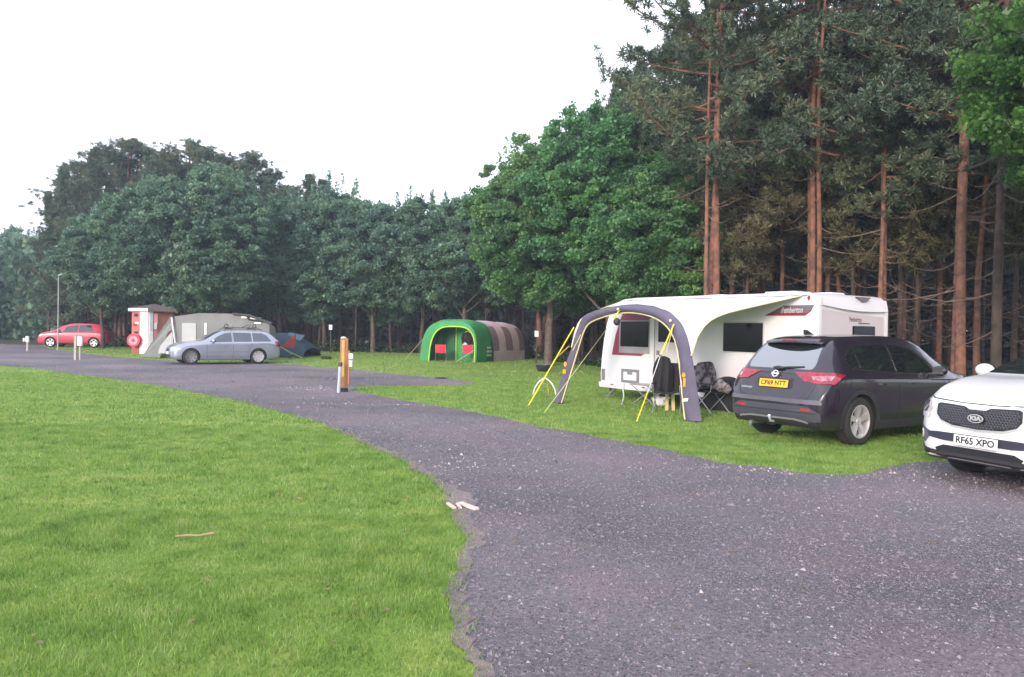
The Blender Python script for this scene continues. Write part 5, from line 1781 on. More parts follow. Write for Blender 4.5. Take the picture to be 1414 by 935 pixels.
# white bent rod stand beside the strap, tub, furniture under the canopy
w = G(752, 545); st = thing('hoop_stand', 'white bent rod stand on the grass beside the yellow strap', 'stand', (w.x, w.y, 0))
for s in (-1, 1):
    m = MB(); m.tube(smooth_poly([(s * .29, 0, 0), (s * .25, 0, .16), (s * .15, .01, .32), (0, .02, .43)], 3), .017, 7); m.build('leg', WHT, st, True)
m = MB(); m.tube(smooth_poly([(.0, .02, .43), (.06, .25, .30), (.12, .40, .02)], 4), .012, 6); m.build('leg', mat('ochre_webbing', (.70, .42, .04), .6), st, True)
w = G(751, 513); tb = thing('rubber_tub', 'round black tub standing on the lawn left of the canopy', 'tub', (w.x, w.y, 0))
m = MB(); m.lathe([(.20, .0), (.26, .04), (.31, .14), (.33, .24), (.335, .27), (.31, .27), (.28, .12), (.001, .08)], 28); m.build('bowl', mat('tub_black', (.02, .022, .035), .35, coat=.3), tb, True)
m = MB(); m.lathe([(.335, .262), (.35, .272), (.335, .285), (.31, .275)], 28); m.build('rim', mat('tub_rim', (.16, .17, .22), .4), tb, True)


def camp_chair(loc, rz, label, fab, back_h=.9, group=None, recl=.16):
    t = thing('camping_chair', label, 'chair', loc, rz, group)
    for s in (-1, 1):
        m = MB(); m.tube([(.28, s * .27, 0), (-.22, s * .27, .46)], .011, 6); m.build('leg', METAL, t, True)
        m = MB(); m.tube([(-.26, s * .27, 0), (.24, s * .27, .46), (.26, s * .27, .58)], .011, 6); m.build('leg', METAL, t, True)
        m = MB(); m.box((.02, s * .29, .60), (.46, .05, .025)); m.build('armrest', DARKPL, t, bevel=.008)
        m = MB(); m.tube([(-.20, s * .25, .40), (-.20 - recl, s * .25, back_h)], .011, 6); m.build('back_post', METAL, t, True)
    rows = [[(x, -.25 + .5 * k / 8, .45 - .04 * math.sin(PI * k / 8)) for k in range(9)] for x in (-.21, -.05, .10, .26)]
    m = MB(); m.sheet(rows); m.build('seat', fab, t, True, thick=.015)
    rows = []
    for q in range(6):
        zz = .42 + (back_h - .42) * q / 5; xx = -.20 - recl * (zz - .40) / (back_h - .4)
        rows.append([(xx - .035 * math.sin(PI * k / 8), -.25 + .5 * k / 8, zz) for k in range(9)])
    m = MB(); m.sheet(rows); m.build('backrest', fab, t, True, thick=.015)
    return t


BLKF = mat('black_fabric', (.018, .017, .022), .9)
GREYF = mat('grey_fleece', (.26, .24, .26), .95, col2=(.12, .11, .13), scale=14)
CHECK = mat('dark_check_cloth', (.16, .14, .17), .95, col2=(.03, .027, .035), scale=9, lo=.45, hi=.55)
w = G(925, 571); cA = camp_chair((w.x, w.y + .2, 0), math.atan2(-.8, -.3), 'folding camping chair with a dark coat over its back, left of the canopy leg', BLKF, 1.0)
w = G(985, 571); cB = camp_chair((w.x, w.y + .25, 0), math.atan2(-.6, .4), 'folding camping chair piled with dark checked clothes, right of the canopy leg', BLKF, .95)


def cloth(name, label, cat, loc, pts, mt, rz=0, thick=.03, seed=1):
    """draped garment: rows of (x,y,z) with folds"""
    rg = random.Random(seed); t = MB()
    rows = []
    for i, row in enumerate(pts):
        rows.append([(p[0] + rg.uniform(-.012, .012), p[1] + rg.uniform(-.012, .012), p[2]) for p in row])
    t.sheet(rows); o = t.build(name, mt, None, True, thick=thick)
    o.location = loc; o.rotation_euler = (0, 0, rz)
    md = o.modifiers.new('s', 'SUBSURF'); md.levels = 2; md.render_levels = 2
    return tag(o, label, cat)


def drape(w_, zt, zb, d, n=7, k=9, wob=.05, seed=3):
    rg = random.Random(seed); rows = []
    ph = rg.uniform(0, 6)
    for i in range(n):
        s = i / (n - 1); z = zt + (zb - zt) * s
        rows.append([(d * math.sin(PI * j / (k - 1)) * .5 + wob * math.sin(j * 1.9 + ph + s * 2) * (.3 + s), (-.5 + j / (k - 1)) * w_ * (.55 + .45 * min(1, s * 2.6 + .1)) * (1 - .12 * math.sin(PI * s)), z + .04 * math.sin(PI * j / (k - 1))) for j in range(k)])
    return rows


p = at(916, 520, cA.location.y + .12)
cloth('dark_coat', 'dark hooded coat hung over the chair left of the canopy leg', 'coat', (p.x, p.y, 0), drape(.46, 1.12, .36, .20, wob=.08, seed=4), BLKF, math.atan2(-.9, -.3), .05)
p = at(973, 520, cB.location.y + .05)
cloth('checked_blanket', 'dark checked blanket draped over the chair right of the canopy leg', 'blanket', (p.x, p.y, 0), drape(.55, 1.02, .45, .18, seed=6), CHECK, math.atan2(-.9, .35), .05)
p = at(996, 548, cB.location.y - .15)
m = MB(); m.blob((0, 0, 0), (.13, .11, .10), 9, jit=.22); m.blob((.10, -.02, -.05), (.10, .10, .09), 8, jit=.2); m.blob((-.02, .03, .08), (.07, .08, .07), 8, jit=.2); o = m.build('grey_fleece', GREYF, None, True); o.location = (p.x, p.y, .55)
tag(o, 'crumpled grey fleece beside the black pop up shelter', 'fleece')
# black half round pop up shelter / windbreak against the caravan side
w = G(1012, 571); ps = thing('popup_shelter', 'black half round pop up shelter against the caravan side by the dark car', 'shelter', (w.x + .15, w.y + .45, 0), math.atan2(SD.y, SD.x))
rows = []
for i in range(17):
    a = PI * i / 16; row = []
    for k in range(6):
        b_ = k / 5; row.append((-.80 * math.cos(a) * (1 - .15 * b_ ** 2), -.25 + .5 * b_, .92 * math.sin(a) * (1 - .25 * b_ ** 2)))
    rows.append(row)
m = MB(); m.sheet(rows); m.build('shell', BLKF, ps, True, thick=.01)
m = MB(); m.add([(-.80 * math.cos(PI * i / 16) * .84, .25, .92 * math.sin(PI * i / 16) * .74) for i in range(17)], [tuple(range(17))]); m.build('back_panel', BLKF, ps)
m = MB(); m.tube([(-.80 * math.cos(PI * i / 16), -.25, .92 * math.sin(PI * i / 16)) for i in range(17)], .012, 6); m.build('hoop', METAL, ps, True)
for x, y in ((.12, -.40), ):
    m = MB(); m.tube([(x, y, 0), (x, y + .05, .93)], .018, 8); m.build('pole', METAL, ps, True)
for x in (-.15, .42):
    m = MB(); m.tube([(x, -.42, 0), (.12, -.38, .45 if x < 0 else .38)], .012, 6); m.build('strut', METAL, ps, True)

# folding frame, basin and boards under the caravan door
w = G(903, 563); ft = thing('folding_table', 'low folding table with crossed metal legs under the canopy', 'table', (w.x, w.y + .45, 0), math.atan2(CD.y, CD.x))
m = MB(); m.box((0, 0, .46), (.9, .5, .02)); m.build('tabletop', METAL, ft, bevel=.005)
for s in (-1, 1):
    m = MB(); m.tube([(-.40, s * .22, 0), (.38, s * .22, .45)], .013, 6); m.build('leg', METAL, ft, True)
    m = MB(); m.tube([(.40, s * .22, 0), (-.38, s * .22, .45)], .013, 6); m.build('leg', METAL, ft, True)
w = G(915, 561); o = MB(); o.lathe([(.001, 0), (.15, .0), (.21, .16), (.225, .17), (.20, .15), (.14, .02), (.001, .02)], 24); o = o.build('washing_bowl', WHT, None, True); o.location = (w.x, w.y + .75, .10); o['label'] = 'white basin under the caravan door'; o['category'] = 'basin'
o.location = (w.x, w.y + .25, .001); tag(o, 'white washing bowl on the grass beside the folding table', 'bowl')
w = G(926, 568)
for i, (dx, tl_) in enumerate(((0, .03), (.14, -.02))):
    m = MB(); m.box((0, 0, .30), (.07, .025, .60)); o = m.build('wooden_board', mat('pale_wood', (.62, .50, .28), .7, col2=(.52, .42, .22), scale=6), None, bevel=.004)
    o.location = (w.x - .06 + dx, w.y + .12, 0); o.rotation_euler = (R(-6), tl_, 0)
    tag(o, ['left hand pale wooden slat leaning by the canopy leg', 'right hand pale wooden slat leaning by the canopy leg'][i], 'wooden slat')
# hose from under the caravan
a = G(865, 536 + 8); m = MB()
pts = [side_pt(5.15, .42, .05), side_pt(5.12, .30, .12), side_pt(4.95, .14, .25), side_pt(4.75, .05, .45), side_pt(4.45, .02, .75), side_pt(4.1, .02, 1.1)]
m.tube([tuple(p) for p in smooth_poly([tuple(p) for p in pts], 4)], .016, 6); o = m.build('waste_hose', mat('pale_hose', (.60, .64, .55), .5), None, True)
tag(o, 'pale waste water hose running from under the caravan floor', 'hose')
# ================================================================== GREEN TUNNEL TENT
fl, fr = G(583, 498), G(661, 500.5)
fl.z = fr.z = 0
mid = (fl + fr) / 2; W2 = (fr - fl).length / 2
tx = (fr - fl).normalized(); back = G(742, 495.5); back.z = 0
ta = (back - fr).normalized()
hd = math.atan2(ta.y, ta.x)
tent = thing('tunnel_tent', 'green and pinkish grey tunnel tent with lime piped arched porch', 'tent', mid, 0)
GRN = mat('tent_green', (.035, .28, .085), .7, col2=(.022, .185, .055), scale=1.2, bump=.2, bscale=5)
GRD = mat('tent_green_dark', (.015, .12, .05), .7, bump=.2, bscale=5)
LIME = mat('lime_piping', (.42, .62, .05), .6)
PNK = mat('tent_taupe', (.68, .50, .53), .75, col2=(.56, .41, .43), scale=1.5, bump=.2, bscale=5)
PNKD = mat('tent_taupe_dark', (.30, .18, .20), .75, bump=.2, bscale=5)
END = mat('tent_end_grey', (.07, .085, .085), .7, bump=.2, bscale=5)
TL = 7.0
axis = ta; side = Vector((tx.x, tx.y, 0))


def arch_sec(w, h, n=28, pw=.62):
    """superelliptic arch from left foot to right foot"""
    out = []
    for k in range(n + 1):
        a = PI * k / n; c, s = math.cos(a), math.sin(a)
        out.append((-math.copysign(abs(c) ** pw, c) * w, (s ** pw) * h if s > 1e-6 else 0))
    return out


def ring(l, w, h, flare=0):
    return [side * x + axis * (l + flare * (1 - z / max(h, .1))) + Vector((0, 0, z)) for x, z in arch_sec(w, h)]


cuts = [(0.0, W2 * .99, 2.02, -.25), (.35, W2, 2.12, -.05), (1.0, W2, 2.13, 0), (1.6, W2 * 1.0, 2.08, 0), (2.2, W2, 2.06, 0), (3.0, W2, 2.10, 0), (3.8, W2, 2.04, 0), (4.6, W2, 2.05, 0), (5.3, W2 * .98, 1.98, 0), (6.0, W2 * .92, 1.78, 0), (6.6, W2 * .82, 1.35, 0), (7.1, W2 * .66, .65, 0), (7.3, W2 * .5, .02, 0)]
rings = [ring(*c) for c in cuts]
def band(i0, i1, name, mt, k0=0, k1=28, off=0):
    m = MB(); m.sheet([[p + (p - axis * 0).normalized() * off for p in r_[k0:k1 + 1]] for r_ in rings[i0:i1 + 1]]); return m.build(name, mt, tent, True, thick=.012)
band(0, 3, 'porch_shell', GRN)
band(3, 8, 'living_shell', PNK)
band(8, 12, 'rear_shell', END)
band(8, 9, 'rear_roof_strip', GRN, 9, 19, .01)
# mesh window panels in the taupe side
for a0, a1 in ((3, 4), (5, 6), (7, 8)):
    band(a0, a1, 'side_window_panel', PNKD, 20, 27, .012)
# front face with arched opening
of = arch_sec(W2 * .99, 2.02); inn = arch_sec(W2 * .80, 1.75)
inn = [(x + W2 * .15, z) for x, z in inn]
rows = [[side * x + axis * (-.25 * (1 - z / 2.02)) + Vector((0, 0, z)) for x, z in of], [side * x + axis * (-.25 * (1 - z / 2.02) - .02) + Vector((0, 0, z)) for x, z in inn]]
m = MB(); m.sheet(rows); m.build('front_panel', GRN, tent, True, thick=.01)
m = MB(); m.tube([side * x + axis * (-.25 * (1 - z / 2.02) - .05) + Vector((0, 0, z)) for x, z in inn], .035, 7); m.build('door_piping', LIME, tent, True)
# inner wall of the porch with door
inner = arch_sec(W2 * .96, 2.0)
m = MB(); m.add([side * x + axis * 1.25 + Vector((0, 0, z)) for x, z in inner], [tuple(range(len(inner)))]); iw = m.build('inner_wall', GRN, tent)
m = MB(); m.tube([side * -.35 + axis * 1.21 + Vector((0, 0, .02)), side * -.35 + axis * 1.21 + Vector((0, 0, 1.75))], .03, 6); m.build('inner_zip', LIME, iw)
m = MB(); m.prism([side * -1.2 + axis * 1.20 + Vector((0, 0, .02)), side * -.45 + axis * 1.20 + Vector((0, 0, .02)), side * -.45 + axis * 1.20 + Vector((0, 0, 1.7)), side * -1.1 + axis * 1.20 + Vector((0, 0, 1.5))], axis * .02); m.build('inner_door', GRD, iw)
# dark green triangle and white print on the near side of the porch
def side_shell(l, zf, off=.02):
    i = max(j for j, c in enumerate(cuts) if c[0] <= l); c0_, c1_ = cuts[i], cuts[min(i + 1, len(cuts) - 1)]
    q = (l - c0_[0]) / (c1_[0] - c0_[0] + 1e-6); w = c0_[1] + (c1_[1] - c0_[1]) * q; h = c0_[2] + (c1_[2] - c0_[2]) * q
    x = w * (max(0, 1 - (zf / h) ** (1 / .62 * 1.0)) ** .62 if zf < h else 0)
    s_ = min(1, zf / h); aa = math.asin(min(1, s_ ** (1 / .62))); x = w * math.cos(aa) ** .62
    return side * (x + off) + axis * l + Vector((0, 0, zf))
rows = []
for i in range(9):
    z = .02 + 1.25 * i / 8; lA = 1.58 - .15 * (i / 8); lB = .75 + .70 * (i / 8) ** 1.1
    rows.append([side_shell(lB + (lA - lB) * k / 6, z, .02) for k in range(7)])
m = MB(); m.sheet(rows); m.build('side_flap', GRD, tent, True, thick=.006)
p = side_shell(.75, .42, .04); F = frame(p, axis, (0, 0, 1))
for j, wd in enumerate((.42, .55, .48)):
    c = side_shell(1.0, .66 - .19 * j, .05); m = MB()
    for q in range(4):
        a = c + axis * (wd * (q / 4 - .5)); m.prism([a, a + axis * wd * .17, a + axis * wd * .17 + Vector((0, 0, .11)), a + Vector((0, 0, .11))], side * .006)
    m.build('white_print_mark', mat('white_print', (.55, .72, .6), .6), tent)
for (a, c) in (((.2, .9), (-.9, -.55)), ):
    m = MB(); q = rings[1][5]; m.tube([q, side * (-W2 - .75) + axis * -.4 + Vector((0, 0, .02))], .012, 5); m.build('guy_rope', mat('brown_rope', (.45, .33, .2), .7), tent)
m = MB(); q = rings[3][5]; m.tube([q, side * (-W2 - 1.0) + axis * 1.9 + Vector((0, 0, .02))], .012, 5); m.build('guy_rope', mat('brown_rope', (.45, .33, .2), .7), tent)
m = MB(); q = rings[1][26]; m.tube([q, side * (.85) + axis * -1.0 + Vector((0, 0, .02))], .010, 5); m.build('guy_rope', mat('pale_rope', (.75, .68, .6), .7), tent)

REDF = mat('red_fabric', (.62, .03, .07), .8, col2=(.52, .025, .06))
for i, (px, lab) in enumerate(((609, 'red backed folding chair at the left inside the green tent porch'), (647, 'red backed folding chair at the right inside the green tent porch'))):
    g = at(px, 480, mid.y + .25 + (0 if i else .1))
    c = camp_chair((g.x, g.y, 0), R(90) if i == 0 else R(80), lab, REDF, .84, 'red folding chairs in the tent porch', .05)
g = at(646, 465, mid.y + .75)
jk = thing('hanging_jacket', 'black jacket with white collar hanging in the porch of the green tent', 'jacket', (g.x, g.y, 0))
m = MB(); m.blob((0, 0, 1.20), (.24, .13, .34), 9, jit=.05); m.build('torso', BLKF, jk, True)
for s in (-1, 1):
    m = MB(); m.tube([(s * .18, 0, 1.42), (s * .27, 0, 1.2), (s * .25, -.02, .88)], [.08, .075, .055], 8); m.build('sleeve', BLKF, jk, True)
m = MB(); m.tube([(-.13, -.10, 1.46), (0, -.14, 1.53), (.13, -.10, 1.46)], .035, 7); m.build('collar', WHT, jk, True)
m = MB(); m.blob((-.12, -.02, .80), (.13, .08, .16), 7, jit=.08); m.build('towel', mat('towel_white', (.62, .60, .62), .9), jk, True)
m = MB(); m.tube([(0, 0, 1.54), (0, 0, 1.80)], .008, 5); m.build('hanger', METAL, jk, True)

# ================================================================== GREY AWNING BEHIND THE SILVER CAR
zA = 37.5
def awp(px, py, d=zA): return at(px, py, d)
a0 = awp(238, 480); a0.z = 0
aw = thing('frame_awning', 'grey canvas awning with sloping front canopy beside the brick hut', 'awning', a0)
TG = mat('awning_grey', (.20, .205, .205), .85, col2=(.17, .175, .175), scale=1.5, bump=.2, bscale=4)
TGL = mat('awning_pale', (.42, .43, .44), .8, col2=(.38, .39, .40))
def L(p): return tuple(Vector(p) - a0)
bw = [awp(241, 437), awp(275, 432.5), awp(305, 433), awp(335, 433.5), awp(372, 446)]
rows = [[L((p.x, p.y, p.z)) for p in bw], [L((p.x, p.y, 0)) for p in bw]]
# main box: front wall, roof slope to the back
m = MB(); m.sheet(rows); m.build('front_wall', TG, aw, thick=.02)
rows = [[L((p.x, p.y, p.z)) for p in bw], [L((p.x - .5, p.y + 2.6, p.z - .25)) for p in bw], [L((p.x - .5, p.y + 2.8, 0)) for p in bw]]
m = MB(); m.sheet(rows); m.build('roof', TG, aw, thick=.02)
e = bw[-1]; m = MB(); m.add([L(e), L((e.x - .5, e.y + 2.6, e.z - .25)), L((e.x - .5, e.y + 2.8, 0)), L((e.x, e.y, 0))], [(0, 1, 2, 3)]); m.build('end_wall', TG, aw, thick=.02)
e = bw[0]; m = MB(); m.add([L(e), L((e.x - .5, e.y + 2.6, e.z - .25)), L((e.x - .5, e.y + 2.8, 0)), L((e.x, e.y, 0))], [(0, 1, 2, 3)]); m.build('end_wall', TG, aw, thick=.02)
def awrect(px0, py0, px1, py1, mt, name, off=.05, parent=aw):
    a = awp(px0, py0); c = awp(px1, py1)
    m = MB(); m.prism([L((a.x, a.y - off, a.z)), L((c.x, a.y - off, a.z)), L((c.x, a.y - off, c.z)), L((a.x, a.y - off, c.z))], (0, .03, 0)); return m.build(name, mt, parent)
awrect(252, 446, 271, 474, TGL, 'window_panel')
awrect(283, 446, 285.5, 462, WHT, 'zip_strip')
awrect(334, 436.5, 341, 439.5, WHT, 'clear_panel', .07); awrect(346, 438.5, 360, 443, WHT, 'clear_panel', .07); awrect(352, 445, 361, 447.5, WHT, 'clear_panel', .07)
a = awp(325, 433, zA - .1); c = awp(372, 447, zA - .1)
m = MB(); m.tube([L(awp(322, 433.5, zA - .1)), L(awp(345, 436, zA - .1)), L(awp(375, 447, zA - .1))], .06, 6); m.build('dark_edging', DARKPL, aw, True)
m = MB(); m.tube([L(awp(343, 436, zA - .1)), L(awp(343, 441, zA - .1)), L(awp(362, 443.5, zA - .1))], .045, 6); m.build('dark_edging', DARKPL, aw, True)
# the sloping canopy coming down to the ground left of the car
t1 = awp(236, 437); b1 = G(196, 493); b2 = G(214, 494.5); t2 = awp(240, 440)
t1b = awp(236, 437, zA + 1.6); b1b = G(194, 490)
rows = [[L(t1), L(t1b)], [L(t1.lerp(Vector((b1.x, b1.y, .02)), .5) + Vector((0, 0, -.06))), L(t1b.lerp(Vector((b1b.x, b1b.y + 1.4, .02)), .5))], [L((b1.x, b1.y, .02)), L((b1b.x, b1b.y + 1.4, .02))]]
m = MB(); m.sheet(rows); m.build('sloping_canopy', TG, aw, True, thick=.02)
m = MB(); m.add([L(t1), L((b1.x, b1.y, .02)), L((b2.x + .25, b2.y, .02)), L(awp(232, 459)), L(awp(239, 455)), L(t2)], [(0, 1, 2, 3, 4, 5)]); m.build('front_flap', TG, aw, thick=.015)
m = MB(); m.add([L(awp(238, 457, zA + .1)), L(awp(221, 478, zA + .1)), L(awp(218, 488, zA + .1)), L(awp(240, 488, zA + .1))], [(0, 1, 2, 3)]); m.build('inner_sheet', TGL, aw, thick=.01)
m = MB(); m.tube([L(awp(237, 438, zA - .15)), L((awp(242, 476, zA - .15)).xyz), L(tuple(Vector((awp(243, 480, zA - .15).x, zA - .15, 0))))], .035, 7); m.build('pole', WHT, aw, True)

# blue tent with red porch behind the silver car
g = at(388, 470, 43); bt = thing('dome_tent', 'dark blue tent with pointed red porch behind the tail of the silver car', 'tent', (g.x, g.y, 0))
BLU = mat('tent_blue', (.008, .03, .055), .75, col2=(.006, .024, .045)); BLUL = mat('tent_blue_pale', (.03, .10, .13), .75)
m = MB()
rows = [[(-1.5 + 3.2 * i / 12 + .0, y, 1.28 * (math.sin(PI * (i + .6) / 13.2)) ** .5 * (1 - (y / 2.2) ** 2 * .7)) for i in range(13)] for y in (-1.6, -.8, 0, .8, 1.6)]
rows = [[(x, -2.0, 0) for x, y, z in rows[0]]] + rows + [[(x, 2.0, 0) for x, y, z in rows[0]]]
m.sheet(rows); m.build('shell', BLU, bt, True, thick=.02)
m = MB(); m.sheet([[(-.2 + 1.5 * i / 6, y, 1.30 - .05 * abs(i - 3) - .3 * abs(y)) for i in range(7)] for y in (-.9, -.5, 0, .5)]); m.build('roof_cover', BLUL, bt, True, thick=.02)
a = at(388, 479, 40.6); c = at(407, 462, 40.6); d = at(406, 480, 40.6)
o_ = Vector((g.x, g.y, 0))
m = MB(); m.prism([a - o_, d - o_ + Vector((0, 0, -.0)), c - o_], (.04, .10, 0)); m.build('red_porch', mat('porch_red', (.42, .05, .05), .75), bt)
for px, py in ((410, 494), (417, 495)):
    e = G(px, py); m = MB(); m.tube([at(387, 479, 40.3) - o_, Vector((e.x, e.y, .02)) - o_], .016, 5); m.build('guy_rope', mat('lime_rope', (.45, .70, .15), .6), bt)

# ================================================================== BRICK HUT
hz = 43.0
pL, pC, pR = at(186, 486, hz + .5), at(205, 488, hz - .2), at(246, 486, hz + 1.6)
hut = thing('brick_hut', 'small red brick hut with white door and shallow hipped roof behind the grey awning', 'hut', (pC.x, pC.y, 0))
BR = bpy.data.materials.new('brickwork'); BR.use_nodes = True
nt = BR.node_tree; bk = nt.nodes.new('ShaderNodeTexBrick'); tcn = nt.nodes.new('ShaderNodeTexCoord')
mp = nt.nodes.new('ShaderNodeMapping'); mp.inputs['Rotation'].default_value = (PI / 2, 0, 0)
nt.links.new(tcn.outputs['Object'], mp.inputs['Vector']); nt.links.new(mp.outputs[0], bk.inputs['Vector'])
bk.inputs['Color1'].default_value = (.33, .075, .05, 1); bk.inputs['Color2'].default_value = (.25, .06, .045, 1); bk.inputs['Mortar'].default_value = (.30, .22, .19, 1); bk.inputs['Scale'].default_value = 4.5
nt.links.new(bk.outputs['Color'], nt.nodes['Principled BSDF'].inputs['Base Color']); nt.nodes['Principled BSDF'].inputs['Roughness'].default_value = .9
o0 = Vector((pC.x, pC.y, 0)); LV = Vector((pL.x, pL.y, 0)) - o0; RV = Vector((pR.x, pR.y, 0)) - o0
LV = Vector((pL.x - pC.x, .35, 0)); RV = Vector((pR.x - pC.x, 1.1, 0))
HH = 2.45
plan = [Vector((0, 0, 0)), RV, RV + LV + Vector((0, 1.9, 0)), LV + Vector((0, 1.6, 0)), LV]
m = MB(); m.prism(plan, (0, 0, HH)); m.build('walls', BR, hut)
WTW = mat('hut_white', (.74, .73, .74), .5)
def wall_rect(v, s0, s1, z0, z1, mt, name, off=.03, parent=hut):
    n = Vector((v.y, -v.x, 0)).normalized()
    if n.y > 0: n = -n
    a, c = v * s0, v * s1
    m = MB(); m.prism([a + Vector((0, 0, z0)), c + Vector((0, 0, z0)), c + Vector((0, 0, z1)), a + Vector((0, 0, z1))], n * off); return m.build(name, mt, parent)
wall_rect(LV, .02, .50, .02, 2.42, WTW, 'door_frame', .04)
dr = wall_rect(RV, .0, .16, .02, 2.40, WTW, 'door', .05)
wall_rect(RV, .02, .14, 1.25, 2.25, mat('frosted_pane', (.55, .56, .60), .4), 'door_pane', .06, dr)
sb = wall_rect(LV, .52, .98, .55, 2.30, mat('sign_red', (.55, .12, .11), .6), 'fire_point_board', .035)
for j, (s, z, w, h) in enumerate(((.72, 2.02, .22, .16), (.66, 1.62, .20, .12), (.78, 1.50, .20, .14), (.70, 1.12, .24, .10), (.72, .92, .2, .08))):
    wall_rect(LV, s - w / 2, s + w / 2, z, z + h, [INK, WTW, mat('sign_dark_red', (.2, .02, .04), .6)][j % 3], 'sign_pictogram', .055, sb)
wall_rect(RV, .20, .34, 1.65, 2.2, mat('poster_pink', (.78, .35, .38), .6), 'notice', .05); wall_rect(RV, .205, .31, 1.35, 1.7, WTW, 'notice', .055); wall_rect(RV, .20, .34, .25, 1.30, mat('notice_rose', (.55, .18, .2), .6), 'notice', .045)
# hipped roof
ov = .20; cen = sum((p for p in plan), Vector()) / 5
rb = [p + (p - cen).normalized() * ov + Vector((0, 0, HH + .02)) for p in plan]
ap = cen + Vector((0, 0, HH + .30))
m = MB(); m.add(rb + [ap], [(0, 1, 5), (1, 2, 5), (2, 3, 5), (3, 4, 5), (4, 0, 5), (4, 3, 2, 1, 0)]); m.build('roof', mat('roof_tile', (.10, .075, .075), .8, col2=(.07, .055, .055), scale=6), hut)
for i in (4, 0):
    a, c = rb[i], rb[(i + 1) % 5]; m = MB(); m.prism([a + Vector((0, 0, -.16)), c + Vector((0, 0, -.16)), c, a], Vector((0, -.03, 0))); m.build('fascia', WTW if i == 4 else mat('fascia_brown', (.2, .13, .1), .7), hut)
# red hose reel standing by it
hr = thing('fire_hose_reel', 'round red fire hose reel on the left side of the brick hut', 'hose reel', at(185.5, 470, hz - .2), 0)
Mx = Matrix.Rotation(PI / 2, 4, 'X')
RF = mat('fire_red', (.60, .015, .06), .4)
m = MB(); m.lathe([(.03, -.12), (.34, -.12), (.36, -.10), (.30, -.08), (.30, .08), (.36, .10), (.34, .12), (.03, .12)], 28, Mx); m.build('drum', RF, hr, True)
m = MB(); m.lathe([(.10, .125), (.24, .125), (.24, .14), (.10, .14)], 24, Mx, True); m.build('hub_ring', mat('hose_pink', (.7, .25, .32), .5), hr, True)
fx = thing('fire_extinguisher', 'red fire extinguisher at the foot of the hut wall', 'extinguisher', G(190, 487.5), 0)
m = MB(); m.lathe([(.001, 0), (.10, 0), (.10, .48), (.06, .56), (.03, .60), (.001, .60)], 20); m.build('cylinder_body', RF, fx, True)
m = MB(); m.tube([(0, 0, .60), (0, 0, .66), (.10, 0, .64)], .018, 6); m.tube([(.02, 0, .62), (-.12, -.02, .55), (-.13, -.02, .25)], .012, 6); m.build('hose', INK, fx, True)

# ================================================================== POSTS AND SMALL THINGS
g = G(474.5, 541); ps_ = thing('wooden_post', 'orange brown wooden service post with white cap at the corner of the gravel', 'post', (g.x, g.y, 0), R(24))
WD_ = mat('post_wood', (.42, .19, .085), .8, col2=(.30, .13, .06), scale=2.5, bump=.5, bscale=18)
hgt = 1.36
m = MB(); m.box((0, 0, .05 + hgt / 2), (.17, .17, hgt - .1)); m.build('shaft', WD_, ps_, bevel=.012)
m = MB(); m.box((-.045, -.092, .85), (.07, .02, .92)); m.build('face_board', mat('post_yellow', (.62, .40, .12), .7, col2=(.54, .33, .10), scale=4), ps_, bevel=.003)
m = MB(); m.box((0, 0, .05), (.19, .19, .10)); m.build('base_boot', DARKPL, ps_, bevel=.006)
m = MB(); m.blob((-.02, 0, hgt + .01), (.075, .06, .03), 6); m.build('cap_light', WHT, ps_, True)
g = G(467.5, 542.5); pp = thing('grey_pipe', 'short pale grey pipe with dark cap beside the wooden post', 'pipe', (g.x, g.y, 0))
m = MB(); m.tube([(0, 0, 0), (.03, 0, .66)], .042, 12); m.build('tube', mat('pipe_grey', (.42, .47, .56), .5), pp, True)
m = MB(); m.tube([(.03, 0, .66), (.032, 0, .76)], .055, 12); m.build('cap', mat('cap_brown', (.09, .06, .04), .7), pp, True)
g = G(481, 530); tp = thing('tap_post', 'thin brown post carrying a white water tap box right of the wooden post', 'tap post', (g.x, g.y, 0))
m = MB(); m.box((0, 0, .48), (.07, .07, .96)); m.build('shaft', WD_, tp, bevel=.006)
m = MB(); m.box((.075, -.03, .80), (.12, .10, .16)); m.build('tap_box', WHT, tp, bevel=.012)
m = MB(); m.lathe([(.001, .50), (.06, .50), (.065, .68), (.001, .69)], 16, Matrix.Translation((.075, -.03, 0))); m.build('meter', mat('meter_white', (.66, .65, .60), .4), tp, True)
for px, py, hh, lab in ((38, 485, .72, 'short marker post with two small white boxes left of the red car'), (104, 497, 1.05, 'white marker post with white box in front of the red car')):
    g = G(px, py); t = thing('pitch_marker', lab, 'marker post', (g.x, g.y, 0), 0, None)
    m = MB(); m.box((0, 0, hh / 2), (.10, .08, hh)); m.build('shaft', mat('marker_grey', (.40, .37, .33), .8), t, bevel=.006)
    if hh > .9:
        m = MB(); m.box((.20, 0, hh - .22), (.20, .14, .42)); m.build('meter_box', WHT, t, bevel=.02)
        m = MB(); m.box((.20, .0, .30), (.05, .05, .6)); m.build('box_leg', mat('marker_grey', (.40, .37, .33), .8), t)
    else:
        m = MB(); m.box((.02, -.05, hh - .05), (.17, .12, .34)); m.build('meter_box', WHT, t, bevel=.02)
        m = MB(); m.box((-.20, 0, hh - .08), (.10, .10, .20)); m.build('meter_box', WHT, t, bevel=.015)
g = G(80, 482); lp = thing('lamp_pole', 'tall thin grey pole standing in front of the red car', 'pole', (g.x, 46, 0))
g = at(80, 470, 46); lp.location = (g.x, 46, 0)
m = MB(); m.tube([(0, 0, 0), (0, 0, 4.4)], [.04, .025], 8); m.build('shaft', mat('pole_grey', (.33, .35, .36), .6), lp, True)
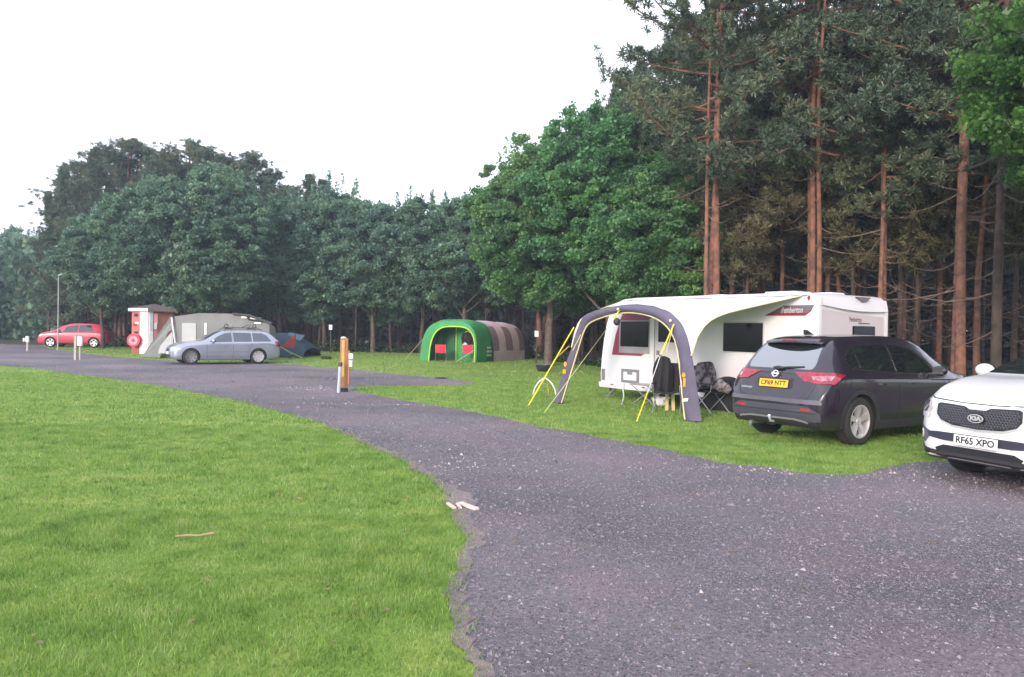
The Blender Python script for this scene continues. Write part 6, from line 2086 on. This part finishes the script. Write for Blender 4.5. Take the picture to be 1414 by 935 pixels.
m = MB(); m.tube([(0, 0, 4.36), (.25, -.05, 4.42)], .05, 7); m.build('lamp_head', mat('pole_grey', (.33, .35, .36), .6), lp, True)
# pitch number boards on posts at the wood edge
for px, py, d, lab in ((456.5, 452, 49, 'white pitch board on a post under the trees left of the wooden post'), (741, 461, 39.5, 'white pitch board on a post between the green tent and the pine trunks')):
    p = at(px, py, d); t = thing('pitch_board', lab, 'sign', (p.x, p.y, 0))
    m = MB(); m.box((0, .03, p.z / 2), (.06, .05, p.z + .2)); m.build('stake', BARK_DIM, t)
    m = MB(); m.box((0, -.01, p.z), (.20, .02, .30)); m.build('board', WHT if 'faint' not in lab else mat('faded_board', (.30, .30, .33), .6), t, bevel=.004)
# bits on the ground
for i, (dx, dy, l, w, a, lab) in enumerate(((-.10, 0, .17, .035, R(-62), 'leftmost splinter of pale wood at the gravel edge'), (-.03, .005, .15, .03, R(-75), 'middle splinter of pale wood at the gravel edge'), (.06, 0, .25, .055, R(-48), 'largest piece of pale splintered wood at the gravel edge'))):
    g = G(638, 702); m = MB(); m.box((0, 0, .016), (l, w, .022)); o = m.build('wood_offcut', mat('split_wood', (.66, .52, .48), .8, col2=(.5, .40, .36), scale=20), None, bevel=.004)
    o.location = (g.x + dx, g.y + dy, .006); o.rotation_euler = (0, R(4), a); tag(o, lab, 'wood')
g = G(268, 745); m = MB(); m.tube([(-.13, -.03, .03), (-.05, -.01, .035), (.03, .0, .03), (.14, .03, .045)], [.006, .008, .007, .009], 6); o = m.build('fallen_stick', mat('stick', (.34, .26, .15), .9), None, True)
o.location = (g.x, g.y, 0); tag(o, 'short fallen stick lying on the near lawn', 'stick')
g = G(450, 496); m = MB(); m.blob((0, 0, .06), (.28, .2, .09), 7, jit=.2); o = m.build('mole_hill', mat('dark_earth', (.03, .022, .018), .95), None, True); o.location = (g.x, g.y, 0); tag(o, 'small dark mound of earth on the far lawn behind the post', 'mound')
g = G(608, 523); m = MB(); m.blob((0, 0, .02), (.22, .12, .035), 6, jit=.2); o = m.build('mole_hill', mat('dark_earth', (.03, .022, .018), .95), None, True); o.location = (g.x, g.y, 0); tag(o, 'flat dark clod at the far edge of the gravel spur', 'mound')

# ================================================================== HAZE
m = MB(); m.box((0, 52, 16), (210, 150, 34)); hz_ = m.build('haze', None)
hm = bpy.data.materials.new('haze_air'); hm.use_nodes = True
nt = hm.node_tree
for n in list(nt.nodes):
    if n.type != 'OUTPUT_MATERIAL': nt.nodes.remove(n)
pv = nt.nodes.new('ShaderNodeVolumePrincipled'); pv.inputs['Color'].default_value = (.74, .86, 1.0, 1); pv.inputs['Density'].default_value = HAZE; pv.inputs['Anisotropy'].default_value = .25
nt.links.new(pv.outputs[0], [n for n in nt.nodes if n.type == 'OUTPUT_MATERIAL'][0].inputs['Volume'])
hz_.data.materials.clear(); hz_.data.materials.append(hm)
tag(hz_, 'thin pale evening haze in the air', 'haze', kind='stuff')
